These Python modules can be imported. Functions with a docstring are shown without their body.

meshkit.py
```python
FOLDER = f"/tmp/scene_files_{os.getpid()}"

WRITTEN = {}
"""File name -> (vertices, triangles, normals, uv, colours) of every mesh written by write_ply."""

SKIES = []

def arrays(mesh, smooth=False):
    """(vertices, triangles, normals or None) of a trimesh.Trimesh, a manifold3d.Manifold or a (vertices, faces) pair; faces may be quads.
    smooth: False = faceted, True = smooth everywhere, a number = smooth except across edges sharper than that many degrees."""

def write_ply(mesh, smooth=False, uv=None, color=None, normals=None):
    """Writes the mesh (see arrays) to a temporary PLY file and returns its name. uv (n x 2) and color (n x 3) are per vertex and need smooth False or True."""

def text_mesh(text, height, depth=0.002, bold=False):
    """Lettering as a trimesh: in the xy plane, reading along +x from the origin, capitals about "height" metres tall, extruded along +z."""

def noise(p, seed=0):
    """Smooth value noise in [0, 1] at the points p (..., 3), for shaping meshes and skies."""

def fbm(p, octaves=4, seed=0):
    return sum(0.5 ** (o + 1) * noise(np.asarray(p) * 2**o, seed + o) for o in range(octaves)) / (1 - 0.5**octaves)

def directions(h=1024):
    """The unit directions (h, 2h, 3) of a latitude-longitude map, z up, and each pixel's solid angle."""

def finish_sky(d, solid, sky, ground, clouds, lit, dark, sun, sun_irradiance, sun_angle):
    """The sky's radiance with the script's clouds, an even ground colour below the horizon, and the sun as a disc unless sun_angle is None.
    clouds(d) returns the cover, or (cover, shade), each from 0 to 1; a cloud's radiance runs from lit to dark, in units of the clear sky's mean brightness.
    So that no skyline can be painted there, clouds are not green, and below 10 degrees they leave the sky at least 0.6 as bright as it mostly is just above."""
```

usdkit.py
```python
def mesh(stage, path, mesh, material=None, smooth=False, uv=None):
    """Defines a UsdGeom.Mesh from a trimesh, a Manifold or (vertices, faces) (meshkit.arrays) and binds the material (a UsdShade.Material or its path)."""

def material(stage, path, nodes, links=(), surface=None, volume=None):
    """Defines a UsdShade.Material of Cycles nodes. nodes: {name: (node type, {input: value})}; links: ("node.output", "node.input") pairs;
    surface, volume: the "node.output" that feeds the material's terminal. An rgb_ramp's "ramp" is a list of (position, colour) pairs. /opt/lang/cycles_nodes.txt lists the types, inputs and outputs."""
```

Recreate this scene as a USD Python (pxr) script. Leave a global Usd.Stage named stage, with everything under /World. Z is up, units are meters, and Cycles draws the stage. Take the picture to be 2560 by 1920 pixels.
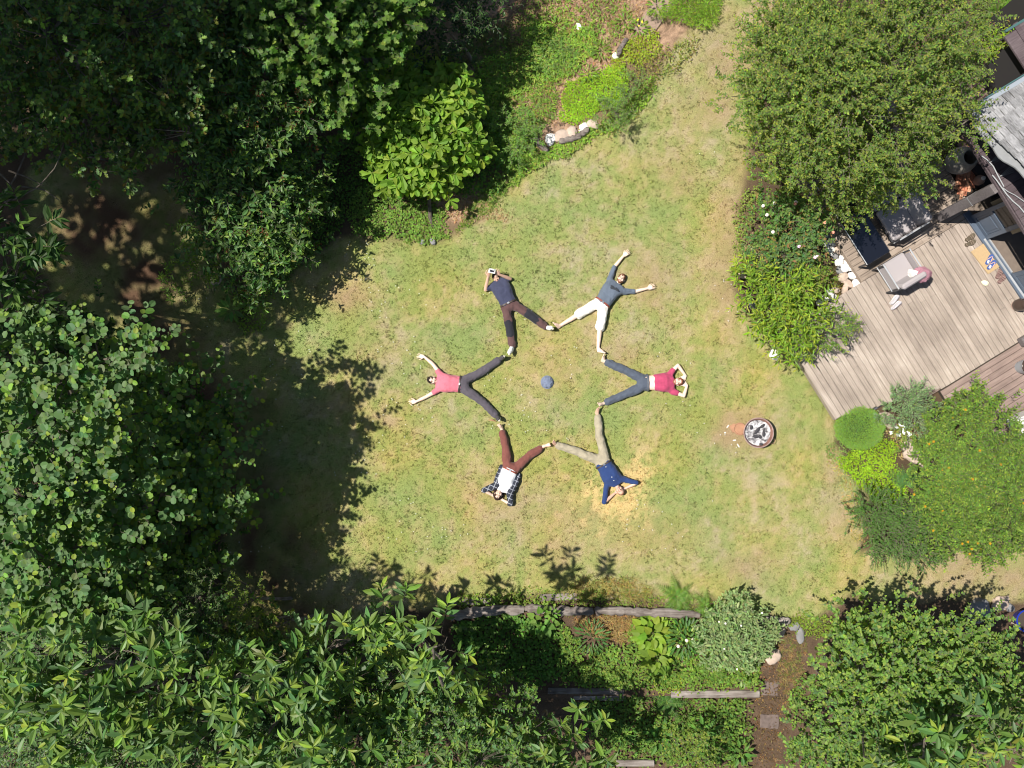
import math, random
import numpy as np, trimesh, manifold3d, usdkit, meshkit
from manifold3d import Manifold
from pxr import Usd, UsdGeom, UsdLux, UsdShade, Gf, Sdf, Vt

# ------------------------------------------------------------------ camera, sky, sun, exposure
stage = Usd.Stage.CreateInMemory()
UsdGeom.Xform.Define(stage, '/World')
H, F, TILT = 17.1, 1932.0, math.radians(2.37)          # flying height, focal length in photo pixels, small forward tilt
cam = UsdGeom.Camera.Define(stage, '/World/camera')
cam.CreateHorizontalApertureAttr(36.0); cam.CreateFocalLengthAttr(36.0 * F / 2560)
cam.AddTranslateOp().Set(Gf.Vec3d(0, 0, H)); cam.AddRotateXOp().Set(math.degrees(TILT))
cam.CreateExposureAttr(0.72)
SUN_EL = math.radians(60)
SUN = np.array([-math.cos(SUN_EL) * 0.995, 0.10 * math.cos(SUN_EL), math.sin(SUN_EL)])
M = {}
M['sky'] = usdkit.material(stage, '/World/Looks/sky', {"s": ("sky_texture", {"sky_type": "single_scattering", "sun_disc": False, "sun_elevation": SUN_EL, "sun_rotation": math.atan2(SUN[0], SUN[1])}), "b": ("background_shader", {"strength": 0.055})}, [("s.color", "b.color")], surface="b.background")
dome = UsdLux.DomeLight.Define(stage, '/World/sky')
UsdShade.MaterialBindingAPI.Apply(dome.GetPrim()).Bind(M['sky'])
sun = UsdLux.DistantLight.Define(stage, '/World/sun')
sun.CreateNormalizeAttr(True); sun.CreateIntensityAttr(1.12); sun.CreateAngleAttr(0.53); sun.CreateColorAttr(Gf.Vec3f(1, 0.955, 0.88))
_m = Gf.Matrix4d(); _m.SetRotate(Gf.Rotation(Gf.Vec3d(0, 0, 1), Gf.Vec3d(*SUN.tolist()))); sun.AddTransformOp().Set(_m)

# ------------------------------------------------------------------ where things stand: a point of the photograph at a height -> metres
def P(px, py, h=0.0):
    px, py, h = np.broadcast_arrays(np.asarray(px, float), np.asarray(py, float), np.asarray(h, float))
    dx, dy, dz = (px - 1280) / F, (960 - py) / F, -np.ones_like(px)
    c, s = math.cos(TILT), math.sin(TILT)
    dy, dz = c * dy - s * dz, s * dy + c * dz
    t = (h - H) / dz
    return np.stack([dx * t, dy * t, h + 0 * t], -1)
def SC(h=0.0): return F / (H - h)                       # photo pixels per metre at a height
def crop(x0, y0, k):                                    # coordinates read off an enlargement
    return lambda u, v, h=0.0: P(x0 + np.asarray(u, float) / k, y0 + np.asarray(v, float) / k, h)

# ------------------------------------------------------------------ prims
_used = {}
def numbered(path):
    n = _used.get(path, -1) + 1; _used[path] = n
    return path if n == 0 else f'{path}_{n:03d}'
def say(prim, label=None, cat=None, group=None, kind=None):
    for k, v in (('label', label), ('category', cat), ('group', group), ('kind', kind)):
        if v: prim.SetCustomDataByKey(k, v)
    return prim
def thing(name, label, cat, loc=(0, 0, 0), rz=0.0, group=None):
    x = UsdGeom.Xform.Define(stage, numbered('/World/' + name))
    x.AddTranslateOp().Set(Gf.Vec3d(*[float(c) for c in loc]))
    if rz: x.AddRotateZOp().Set(float(rz))
    say(x.GetPrim(), label, cat, group)
    return x.GetPrim()
def copy_of(root, loc, rz=0.0, label=None, group=None, scale=None):
    was = root.GetCustomData()
    name = root.GetName()
    x = UsdGeom.Xform.Define(stage, numbered('/World/' + name))
    x.GetPrim().GetReferences().AddInternalReference(root.GetPath())
    x.ClearXformOpOrder()
    x.MakeMatrixXform().Set(Gf.Matrix4d().SetScale(scale or 1.0) * Gf.Matrix4d().SetRotate(Gf.Rotation(Gf.Vec3d(0, 0, 1), rz)) * Gf.Matrix4d().SetTranslate(Gf.Vec3d(*[float(c) for c in loc])))
    x.GetPrim().SetInstanceable(True)
    say(x.GetPrim(), label or was['label'], was['category'], group or was.get('group'))
    return x.GetPrim()
def put(name, mesh, mat, parent=None, smooth=False, col=None, label=None, cat=None, group=None, kind=None):
    base = str(parent.GetPath()) if parent is not None else '/World'
    m = usdkit.mesh(stage, numbered(base + '/' + name), mesh, M[mat] if isinstance(mat, str) else mat, smooth)
    if col is not None:
        col = np.asarray(col, np.float32)
        pv = UsdGeom.PrimvarsAPI(m).CreatePrimvar('col', Sdf.ValueTypeNames.Color3fArray, 'constant' if col.ndim == 1 else 'vertex')
        pv.Set(Vt.Vec3fArray.FromNumpy(np.atleast_2d(col)))
    say(m.GetPrim(), label, cat, group, kind)
    return m.GetPrim()

# ------------------------------------------------------------------ mesh helpers
def cat_(*ms):
    return trimesh.util.concatenate([m for m in ms if m is not None])
def boxm(cx, cy, cz, sx, sy, sz, rz=0.0, bevel=0.0):
    if bevel > 0:
        b = min(bevel, 0.49 * min(sx, sy, sz))
        pts = []
        for i in (-1, 1):
            for j in (-1, 1):
                for k in (-1, 1):
                    X, Y, Z = i * sx / 2, j * sy / 2, k * sz / 2
                    pts += [(X - i * b, Y - j * b, Z), (X - i * b, Y, Z - k * b), (X, Y - j * b, Z - k * b)]
        m = trimesh.convex.convex_hull(np.array(pts))
    else:
        m = trimesh.creation.box([sx, sy, sz])
    if rz: m.apply_transform(trimesh.transformations.rotation_matrix(rz, [0, 0, 1]))
    m.apply_translation([cx, cy, cz])
    return m
def tube(pts, r, n=6, closed=True):
    pts = np.asarray(pts, float); r = np.broadcast_to(np.asarray(r, float), (len(pts),))
    t = np.gradient(pts, axis=0); t /= np.linalg.norm(t, axis=1, keepdims=True) + 1e-12
    up = np.array([0, 0, 1.0]) if abs(t[:, 2]).mean() < 0.8 else np.array([1.0, 0, 0])
    u = np.cross(t, up); u /= np.linalg.norm(u, axis=1, keepdims=True) + 1e-12
    w = np.cross(t, u)
    a = np.linspace(0, 2 * np.pi, n, endpoint=False)
    V = pts[:, None] + r[:, None, None] * (np.cos(a)[None, :, None] * u[:, None] + np.sin(a)[None, :, None] * w[:, None])
    V = V.reshape(-1, 3); F_ = []
    for i in range(len(pts) - 1):
        for j in range(n):
            p, q = i * n + j, i * n + (j + 1) % n
            F_ += [(p, q, q + n), (p, q + n, p + n)]
    if closed:
        k = len(V); V = np.vstack([V, pts[0], pts[-1]])
        for j in range(n):
            F_ += [(k, (j + 1) % n, j), (k + 1, (len(pts) - 1) * n + j, (len(pts) - 1) * n + (j + 1) % n)]
    return trimesh.Trimesh(V, np.array(F_), process=False)
def lathe(profile, n=32):
    return trimesh.creation.revolve(np.array(profile, float), sections=n)
def rock(rng, size, seed=0, rough=0.18, n=2):
    m = trimesh.creation.icosphere(n)
    v = m.vertices
    d = 1 + rough * 2 * (meshkit.fbm(v * 1.3 + seed * 7.1, 3, seed) - 0.5) + rough * 0.8 * (meshkit.noise(v * 3 + seed, seed) - 0.5)
    v = v * d[:, None]
    v[:, 2] = np.where(v[:, 2] > 0.55, 0.55 + (v[:, 2] - 0.55) * 0.4, v[:, 2])
    m.vertices = v * np.asarray(size)
    m.apply_transform(trimesh.transformations.rotation_matrix(rng.uniform(0, 6.28), [0, 0, 1]))
    return m
def inpoly(poly, x, y):
    poly = np.asarray(poly, float); x = np.asarray(x, float); y = np.asarray(y, float); r = np.zeros(x.shape, bool)
    for (x0, y0), (x1, y1) in zip(poly, np.roll(poly, -1, 0)):
        if y0 == y1: continue
        c = ((y0 > y) != (y1 > y)) & (x < (x1 - x0) * (y - y0) / (y1 - y0) + x0)
        r ^= c
    return r
def to_px(x, y):                                         # ground point -> photo pixel
    c, s = math.cos(TILT), math.sin(TILT)
    dz = -H
    yy, zz = c * y + s * dz, -s * y + c * dz
    return 1280 + F * x / -zz, 960 - F * yy / -zz
rng0 = np.random.default_rng(11)

# ------------------------------------------------------------------ materials
def mat_plain(name, col, rough=0.6, metal=0.0, spec=None, bump=None, var=0.0, scale=8.0, coat=0.0):
    n = {"p": ("principled_bsdf", {"base_color": col, "roughness": rough, "metallic": metal, **({"coat_weight": coat} if coat else {})})}
    l = []
    if var:
        n["g"] = ("geometry", {}); n["n"] = ("noise_texture", {"scale": scale, "detail": 5.0, "roughness": 0.6})
        n["r"] = ("rgb_ramp", {"ramp": [(0.25, tuple(c * (1 - var) for c in col)), (0.75, tuple(min(1, c * (1 + var)) for c in col))]})
        l += [("g.position", "n.vector"), ("n.fac", "r.fac"), ("r.color", "p.base_color")]
    if bump:
        n["g"] = ("geometry", {}); n["nb"] = ("noise_texture", {"scale": bump[0], "detail": 4.0}); n["b"] = ("bump", {"distance": bump[1], "strength": 1.0})
        l += [("g.position", "nb.vector"), ("nb.fac", "b.height"), ("b.normal", "p.normal")]
    M[name] = usdkit.material(stage, '/World/Looks/' + name, n, l, surface="p.BSDF")
def mat_leaf(name, rough=0.45, trans=0.3, spec=0.5):
    M[name] = usdkit.material(stage, '/World/Looks/' + name, {
        "a": ("attribute", {"attribute": "col"}), "g": ("geometry", {}),
        "v": ("map_range", {"from_min": 0.0, "from_max": 1.0, "to_min": 0.72, "to_max": 1.25}),
        "h": ("hsv", {"saturation": 1.0, "hue": 0.5, "fac": 1.0}),
        "p": ("principled_bsdf", {"roughness": rough, "specular_ior_level": spec}),
        "t": ("translucent_bsdf", {}), "x": ("mix_closure", {"fac": trans}),
        "h2": ("hsv", {"saturation": 1.1, "hue": 0.49, "value": 1.5, "fac": 1.0})},
        [("g.random_per_island", "v.value"), ("v.result", "h.value"), ("a.color", "h.color"), ("h.color", "p.base_color"), ("h.color", "h2.color"), ("h2.color", "t.color"),
         ("p.BSDF", "x.closure1"), ("t.BSDF", "x.closure2")], surface="x.closure")
mat_leaf('leaf_glossy', 0.46, 0.38, 0.3)
mat_leaf('leaf_satin', 0.55, 0.42, 0.25)
mat_leaf('leaf_matte', 0.7, 0.35, 0.25)
M['painted'] = usdkit.material(stage, '/World/Looks/painted', {"a": ("attribute", {"attribute": "col"}), "p": ("principled_bsdf", {"roughness": 0.75, "specular_ior_level": 0.3})}, [("a.color", "p.base_color")], surface="p.BSDF")
M['gloss_painted'] = usdkit.material(stage, '/World/Looks/gloss_painted', {"a": ("attribute", {"attribute": "col"}), "p": ("principled_bsdf", {"roughness": 0.25})}, [("a.color", "p.base_color")], surface="p.BSDF")
M['bark'] = usdkit.material(stage, '/World/Looks/bark', {"g": ("geometry", {}), "n": ("noise_texture", {"scale": 9.0, "detail": 6.0}), "r": ("rgb_ramp", {"ramp": [(0.3, (0.05, 0.038, 0.028)), (0.7, (0.17, 0.14, 0.11))]}), "b": ("bump", {"distance": 0.02}), "p": ("principled_bsdf", {"roughness": 0.9})},
    [("g.position", "n.vector"), ("n.fac", "r.fac"), ("r.color", "p.base_color"), ("n.fac", "b.height"), ("b.normal", "p.normal")], surface="p.BSDF")
def mat_wood(name, ramp, ang, stretch=(2.2, 38.0, 38.0), rough=0.8, blot=1.3, bump=0.004):
    # grain stretched along the direction ang (radians from +x); a slow stain varies it, each piece has its own tone
    M[name] = usdkit.material(stage, '/World/Looks/' + name, {
        "g": ("geometry", {}), "m": ("mapping", {"rotation": (0, 0, -ang)}), "m2": ("mapping", {"scale": stretch}),
        "n": ("noise_texture", {"scale": 1.0, "detail": 6.0, "roughness": 0.65}), "bl": ("noise_texture", {"scale": blot, "detail": 4.0}),
        "o": ("object_info", {}), "k1": ("math", {"math_type": "multiply_add", "value2": 0.62, "value3": 0.0}), "k2": ("math", {"math_type": "multiply_add", "value2": 0.55}),
        "k3": ("math", {"math_type": "multiply_add", "value2": 0.14}), "k4": ("math", {"math_type": "subtract", "value2": 0.16}),
        "r": ("rgb_ramp", {"ramp": ramp}), "b": ("bump", {"distance": bump, "strength": 0.8}), "p": ("principled_bsdf", {"roughness": rough, "specular_ior_level": 0.3})},
        [("g.position", "m.vector"), ("m.vector", "m2.vector"), ("m2.vector", "n.vector"), ("g.position", "bl.vector"), ("n.fac", "k1.value1"), ("bl.fac", "k2.value1"), ("k1.value", "k2.value3"),
         ("o.random", "k3.value1"), ("k2.value", "k3.value3"), ("k3.value", "k4.value1"), ("k4.value", "r.fac"), ("r.color", "p.base_color"), ("n.fac", "b.height"), ("b.normal", "p.normal")], surface="p.BSDF")
# ------------------------------------------------------------------ the ground: one sheet, coloured by what grows or lies on it
LAWN = [(690, 720), (760, 640), (860, 600), (1000, 590), (1100, 600), (1190, 545), (1240, 470), (1310, 415), (1450, 355), (1570, 275), (1650, 180), (1740, 70), (1800, -80), (2080, -80), (2010, 100), (1890, 230), (1870, 420), (1840, 520), (1830, 700), (1880, 800), (1960, 900), (2000, 905), (2090, 1050), (2092, 1100), (2120, 1170), (2170, 1255), (2150, 1380), (2330, 1380), (2700, 1310), (2700, 1500), (2400, 1500), (2130, 1490), (2020, 1545), (1900, 1530), (1700, 1500), (1400, 1485), (1130, 1500), (960, 1540), (850, 1600), (700, 1640), (560, 1560), (560, 1300), (560, 1050), (380, 950), (160, 800), (80, 620), (80, 430), (230, 350), (420, 380), (500, 560), (560, 700), (610, 830)]
MULCH = [(1230, -40, 60, 60), (1400, 30, 50, 60), (1640, 30, 90, 90), (1490, 110, 60, 50), (1190, 130, 90, 40), (1245, 190, 40, 50), (1250, 220, 60, 60), (1310, 265, 60, 30), (1410, 190, 70, 40), (1385, 300, 40, 45), (1425, 330, 40, 20), (1500, 160, 30, 30), (1160, 505, 75, 38), (1230, 545, 50, 18), (1625, 215, 25, 25)]
STRAW = [(1545, 1235, 70, 60, 1.0), (1600, 1180, 40, 50, .7), (1490, 1270, 60, 60, .5)]
BARE = [(870, 745, 45, 32, .7), (1850, 1085, 60, 40, .75), (1385, 1385, 50, 40, .6), (1360, 1385, 25, 20, .6), (1555, 880, 40, 30, .5), (1480, 860, 30, 60, .4), (1820, 640, 40, 140, .7), (1870, 480, 40, 80, .75), (2130, 1290, 50, 60, .5), (2080, 1150, 25, 80, .6), (2450, 1430, 150, 50, .8), (1690, 440, 60, 50, .35), (1780, 260, 60, 50, .5), (1830, 130, 60, 90, .6), (1940, 20, 60, 80, .7), (800, 1020, 70, 20, .7), (960, 1050, 60, 14, .5), (1870, 1420, 60, 40, .5), (1300, 1260, 120, 60, .35), (1500, 1330, 160, 50, .45), (1640, 690, 70, 60, .4), (1400, 930, 60, 60, .3), (930, 900, 60, 60, .3)]
GREEN = [(1520, 1110, 34, 75, .9), (1500, 1030, 40, 50, .6), (1745, 990, 50, 60, .75), (1745, 1060, 60, 40, .4), (1700, 1230, 90, 70, .55), (1060, 1240, 80, 60, .7), (1000, 1340, 90, 60, .7), (1400, 1450, 90, 25, .6), (1050, 640, 90, 40, .6), (830, 800, 60, 60, .55), (1150, 870, 60, 40, .6), (1600, 560, 100, 60, .5), (1400, 560, 110, 40, .45), (1880, 330, 40, 110, .6), (1580, 480, 80, 40, .35), (2015, 980, 40, 90, .5), (1200, 980, 60, 60, .45), (2060, 1430, 70, 50, .4), (1100, 1140, 60, 60, .3)]
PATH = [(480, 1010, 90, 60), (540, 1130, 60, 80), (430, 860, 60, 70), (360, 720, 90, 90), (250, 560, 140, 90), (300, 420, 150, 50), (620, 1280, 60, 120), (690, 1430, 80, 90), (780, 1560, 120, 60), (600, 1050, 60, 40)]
def blob(px, py, L):
    out = np.zeros(px.shape)
    for b in L:
        w = b[4] if len(b) > 4 else 1.0
        d = ((px - b[0]) / b[2]) ** 2 + ((py - b[1]) / b[3]) ** 2
        near = d < 9
        out[near] = np.maximum(out[near], w * np.exp(-0.5 * d[near] ** 1.3))
    return out
def soft(poly, px, py, w):                               # 0..1 with an uneven soft edge
    return np.mean([inpoly(poly, px + w * a, py + w * b) for a, b in ((0, 0), (1, 0), (-1, 0), (0, 1), (0, -1), (.7, .7), (-.7, .7), (.7, -.7), (-.7, -.7))], axis=0)
def zg(x, y):                                            # height of the ground: two low terraces step down behind the timber edges
    return -0.10 * np.clip((-4.55 - y) / 0.10, 0, 1) - 0.16 * np.clip((-6.12 - y) / 0.12, 0, 1)
C_DRY, C_GRN, C_OLV = np.array([.43, .352, .195]), np.array([.262, .302, .090]), np.array([.348, .325, .125])
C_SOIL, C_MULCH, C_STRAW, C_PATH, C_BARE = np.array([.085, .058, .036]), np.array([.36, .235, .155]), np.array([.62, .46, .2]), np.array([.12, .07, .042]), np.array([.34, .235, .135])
def cover(x, y, fine=True):
    """colour of the ground cover and how much of it is lawn, at points in metres"""
    px, py = to_px(x, y)
    p3 = np.stack([x, y, 0 * x], -1)
    wob = 26 * (meshkit.fbm(p3 * 1.6, 3, 5) - .5) * 2
    wob2 = 26 * (meshkit.fbm(p3 * 1.6, 3, 9) - .5) * 2
    qx, qy = px + wob, py + wob2
    lawn = soft(LAWN, qx, qy, 10)
    n4 = meshkit.noise(p3 * 19, 17); n1, n2, n3 = meshkit.fbm(p3 * 0.55, 4, 1), meshkit.fbm(p3 * 1.9, 4, 2), meshkit.fbm(p3 * 6.0, 3, 3)
    dry = np.clip(.37 + 0.6 * (n1 - .5) + 0.75 * (n2 - .5) + 1.5 * (n3 - .5) + .5 * (n4 - .5), 0, 1)
    dry = dry + .14 * np.clip((px - 1150) / 900, -.6, .4) + .1 * np.clip((py - 1200) / 400, 0, 1)
    g = blob(qx, qy, GREEN); b = blob(qx, qy, BARE); s = blob(qx, qy, STRAW); pt = blob(qx, qy, PATH)
    dry = np.clip(dry - .6 * g + .35 * b, 0, 1)[..., None]
    c = np.where(dry < .5, C_GRN + (C_OLV - C_GRN) * dry * 2, C_OLV + (C_DRY - C_OLV) * (dry * 2 - 1))
    tint = meshkit.fbm(p3 * 1.1 + 40, 3, 12)[..., None]
    c = c * (1 + (tint - .5) * np.array([.3, .05, -.3]))
    b2 = np.clip(b * (.6 + 1.2 * (n2 - .35)), 0, 1)[..., None]
    c = c + (C_BARE - c) * b2
    c = c + (C_STRAW - c) * np.clip(s * 1.5 * (.1 + 1.6 * (n3 - .3) + 1.2 * (n4 - .4)), 0, 1)[..., None]
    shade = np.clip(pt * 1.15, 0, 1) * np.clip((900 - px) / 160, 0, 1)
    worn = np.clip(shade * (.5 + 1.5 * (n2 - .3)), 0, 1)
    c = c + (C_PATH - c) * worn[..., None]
    m = np.clip(blob(qx, qy, MULCH) * 1.6, 0, 1)[..., None]
    soil = C_SOIL * (.7 + .9 * n2[..., None])
    chips = C_MULCH * (.5 + 1.0 * meshkit.noise(p3 * 22, 4)[..., None])
    soil = soil + (chips - soil) * np.clip(m * (.4 + 1.2 * n3[..., None]), 0, 1)
    top = np.clip((720 - py) / 100, 0, 1) * np.clip((px - 1000) / 100, 0, 1) * np.clip((1900 - px) / 60, 0, 1)   # the loose bed at the top: dry weeds and chips
    soil = soil + (np.array([.24, .17, .095]) * (.6 + .8 * n3[..., None]) - soil) * (.75 * top * (1 - m[..., 0]))[..., None]
    bot = np.clip((py - 1480) / 40, 0, 1) * np.clip((px - 1150) / 100, 0, 1)
    soil = soil + (np.array([.13, .085, .055]) * (.5 + 1.0 * n3[..., None]) - soil) * (.7 * bot)[..., None]
    col = soil + (c - soil) * lawn[..., None]
    out = np.clip((np.maximum(np.abs(x) / 12.2, np.abs(y) / 9.6) - 1) * 3, 0, 1)[..., None]
    col = col + (np.array([.11, .115, .05]) - col) * out
    dens = lawn * np.clip(1 - .75 * b2[..., 0] - 1.0 * worn, .06, 1)
    return np.clip(col, .01, .9), dens, lawn, dry[..., 0]
fx = np.arange(-12.6, 12.6, .06); fy = np.arange(-10.2, 10.2, .06)
gx = np.concatenate([-12.6 - np.geomspace(150, .3, 22), fx, 12.6 + np.geomspace(.3, 150, 22)])
gy = np.concatenate([-10.2 - np.geomspace(150, .3, 22), fy, 10.2 + np.geomspace(.3, 150, 22)])
GX, GY = np.meshgrid(gx, gy)
gcol, gden, glawn, gdry = cover(GX, GY)
GZ = zg(GX, GY) + .03 * (meshkit.fbm(np.stack([GX, GY, 0 * GX], -1) * 3, 3, 8) - .5) + .012 * (meshkit.noise(np.stack([GX, GY, 0 * GX], -1) * 13, 6) - .5)
nx, ny = len(gx), len(gy)
ii = (np.arange(ny - 1)[:, None] * nx + np.arange(nx - 1)[None]).ravel()
gf = np.stack([ii, ii + 1, ii + nx + 1, ii + nx], 1)
M['ground'] = usdkit.material(stage, '/World/Looks/ground', {"a": ("attribute", {"attribute": "col"}), "g": ("geometry", {}), "n": ("noise_texture", {"scale": 55.0, "detail": 5.0, "roughness": .7}), "n2": ("noise_texture", {"scale": 18.0, "detail": 3.0}),
    "v": ("map_range", {"from_min": .3, "from_max": .7, "to_min": .55, "to_max": 1.4}), "h": ("hsv", {"fac": 1.0, "hue": .5, "saturation": 1.0}), "b": ("bump", {"distance": .03, "strength": 1.0}), "p": ("principled_bsdf", {"roughness": .95, "specular_ior_level": .15})},
    [("g.position", "n.vector"), ("g.position", "n2.vector"), ("n.fac", "v.value"), ("v.result", "h.value"), ("a.color", "h.color"), ("h.color", "p.base_color"), ("n.fac", "b.height"), ("b.normal", "p.normal")], surface="p.BSDF")
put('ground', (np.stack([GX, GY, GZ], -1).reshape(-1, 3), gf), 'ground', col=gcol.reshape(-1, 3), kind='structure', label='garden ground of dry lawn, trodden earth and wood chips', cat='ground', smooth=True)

# ------------------------------------------------------------------ lawn: real blades in small tufts
def blades(pos, n, L, W, lean, rng, col, cvar=.25):
    """n blades (one bent blade = 2 triangles) on every tuft"""
    N = len(pos) * n
    base = np.repeat(pos, n, 0) + np.c_[rng.normal(0, .012, (N, 2)), np.zeros(N)]
    a = rng.uniform(0, 2 * np.pi, N); ln = np.repeat(L, n) * rng.uniform(.5, 1.25, N); le = np.clip(rng.normal(lean, .25, N), .1, 1.25)
    d = np.stack([np.cos(a), np.sin(a), 0 * a], 1); s = np.stack([-np.sin(a), np.cos(a), 0 * a], 1)
    w = (W * rng.uniform(.7, 1.3, N))[:, None]
    mid = base + d * (ln * np.sin(le) * .45)[:, None] + np.array([0, 0, 1]) * (ln * np.cos(le) * .62)[:, None]
    tip = base + d * (ln * np.sin(le))[:, None] + np.array([0, 0, 1]) * (ln * np.cos(le) * .78)[:, None]
    V = np.stack([base - s * w / 2, base + s * w / 2, mid + s * w / 2.4, mid - s * w / 2.4, tip], 1).reshape(-1, 3)
    k = np.arange(N)[:, None] * 5
    f = np.concatenate([k + [0, 1, 2], k + [0, 2, 3], k + [3, 2, 4]], 1).reshape(-1, 3)
    c = np.repeat(np.repeat(col, n, 0) * (1 + cvar * rng.normal(0, 1, (N, 1))) * (1 + .08 * rng.normal(0, 1, (N, 3))), 5, 0)
    return V, f, np.clip(c, .01, .9)
rg = np.random.default_rng(3)
tx, ty = rg.uniform(-11.9, 11.9, 150000), rg.uniform(-9.2, 9.4, 150000)
tc, td, tl, tdry = cover(tx, ty)
tpx, tpy = to_px(tx, ty)
keep = rg.uniform(0, 1, len(tx)) < td * .85
tx, ty, tc, tdry = tx[keep], ty[keep], tc[keep], tdry[keep]
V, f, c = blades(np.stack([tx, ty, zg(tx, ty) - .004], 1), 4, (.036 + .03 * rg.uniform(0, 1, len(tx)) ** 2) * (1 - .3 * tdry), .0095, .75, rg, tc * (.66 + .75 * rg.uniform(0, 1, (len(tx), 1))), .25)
put('lawn_grass', (V, f), 'leaf_matte', col=c, kind='stuff', label='short sun-dried lawn grass, straw coloured and green in patches', cat='grass')
# clover and small weed leaves in the greener patches, daisies
# ------------------------------------------------------------------ timber deck, its planks, the house corner
TH = math.radians(31.3)
AX, BX = np.array([math.cos(TH), math.sin(TH), 0]), np.array([math.sin(TH), -math.cos(TH), 0])   # a: up-right, b: down-right in the picture
mat_wood('deck_b', [(.20, (.15, .12, .10)), (.42, (.275, .225, .188)), (.60, (.375, .312, .262)), (.85, (.57, .495, .43))], math.atan2(BX[1], BX[0]))
mat_wood('deck_a', [(.22, (.11, .088, .07)), (.5, (.28, .22, .175)), (.85, (.50, .42, .35))], TH)
mat_wood('deck_dark', [(.22, (.12, .086, .075)), (.5, (.25, .182, .155)), (.85, (.42, .33, .285))], TH)
mat_wood('canopy_wood', [(.2, (.03, .022, .025)), (.5, (.085, .064, .07)), (.85, (.19, .155, .16))], TH)
mat_wood('post_wood', [(.2, (.07, .058, .058)), (.5, (.16, .14, .14)), (.85, (.30, .275, .27))], TH)
mat_wood('shingle_wood', [(.25, (.06, .058, .06)), (.42, (.17, .168, .17)), (.58, (.29, .286, .29)), (.8, (.52, .515, .52))], math.atan2(BX[1], BX[0]), stretch=(3.0, 42.0, 42.0), blot=3.5)
ZD = .22                                                 # deck level
D0 = P(1954, 828, ZD)                                    # its left corner under the bush
def ab(p): q = np.asarray(p)[:2] - D0[:2]; return np.array([q @ AX[:2], q @ BX[:2]])
def at(a, b, z=0.0): return D0 + AX * a + BX * b + np.array([0, 0, z - D0[2] if False else 0]) * 0 + np.array([0, 0, z])
a_wall = ab(P(2421, 546, ZD))[0]
b_bot = ab(P(2090, 1046, ZD))[1]
print('deck', a_wall, b_bot, [ab(P(*q, ZD)).round(2).tolist() for q in ((2156, 701), (2089, 595), (2360, 969), (2560, 846), (2344, 530), (2560, 748), (2280, 988), (2361, 969))])
deck = say(UsdGeom.Xform.Define(stage, '/World/deck').GetPrim(), 'weathered timber deck of silvery brown planks in front of the house', 'deck')
def plank(cx_a, cx_b, la, lb, mat, name='plank', dz=0.0, parent=None, th=.028, z=0.0):
    m = boxm(0, 0, 0, la, lb, th, TH, .004); m.apply_translation(at(cx_a, cx_b, -th / 2 + z + dz))
    return put(name, m, mat, parent if parent is not None else deck)
rd = np.random.default_rng(21)
W = .128
n = int((a_wall + .9) / W) + 6
for i in range(n):                                       # main field: planks along b
    a = (i + .5) * W
    b1 = min(b_bot, b_bot + 0.0)
    cut = ab(P(2361, 969, ZD))                           # the darker field takes over beyond this line
    e = b_bot + (cut[1] - b_bot) * min(1.0, a / cut[0])
    s = rd.uniform(.8, e - .6) if rd.uniform() < .45 else None
    segs = [(0.0, e)] if s is None else [(0.0, s - .002), (s + .002, e)]
    for s0, s1 in segs:
        plank(a, (s0 + s1) / 2, W - .010, s1 - s0 - .002, 'deck_b', dz=rd.uniform(-.0025, .0025))
a_up = ab(P(2156, 701, ZD))[0]
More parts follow.
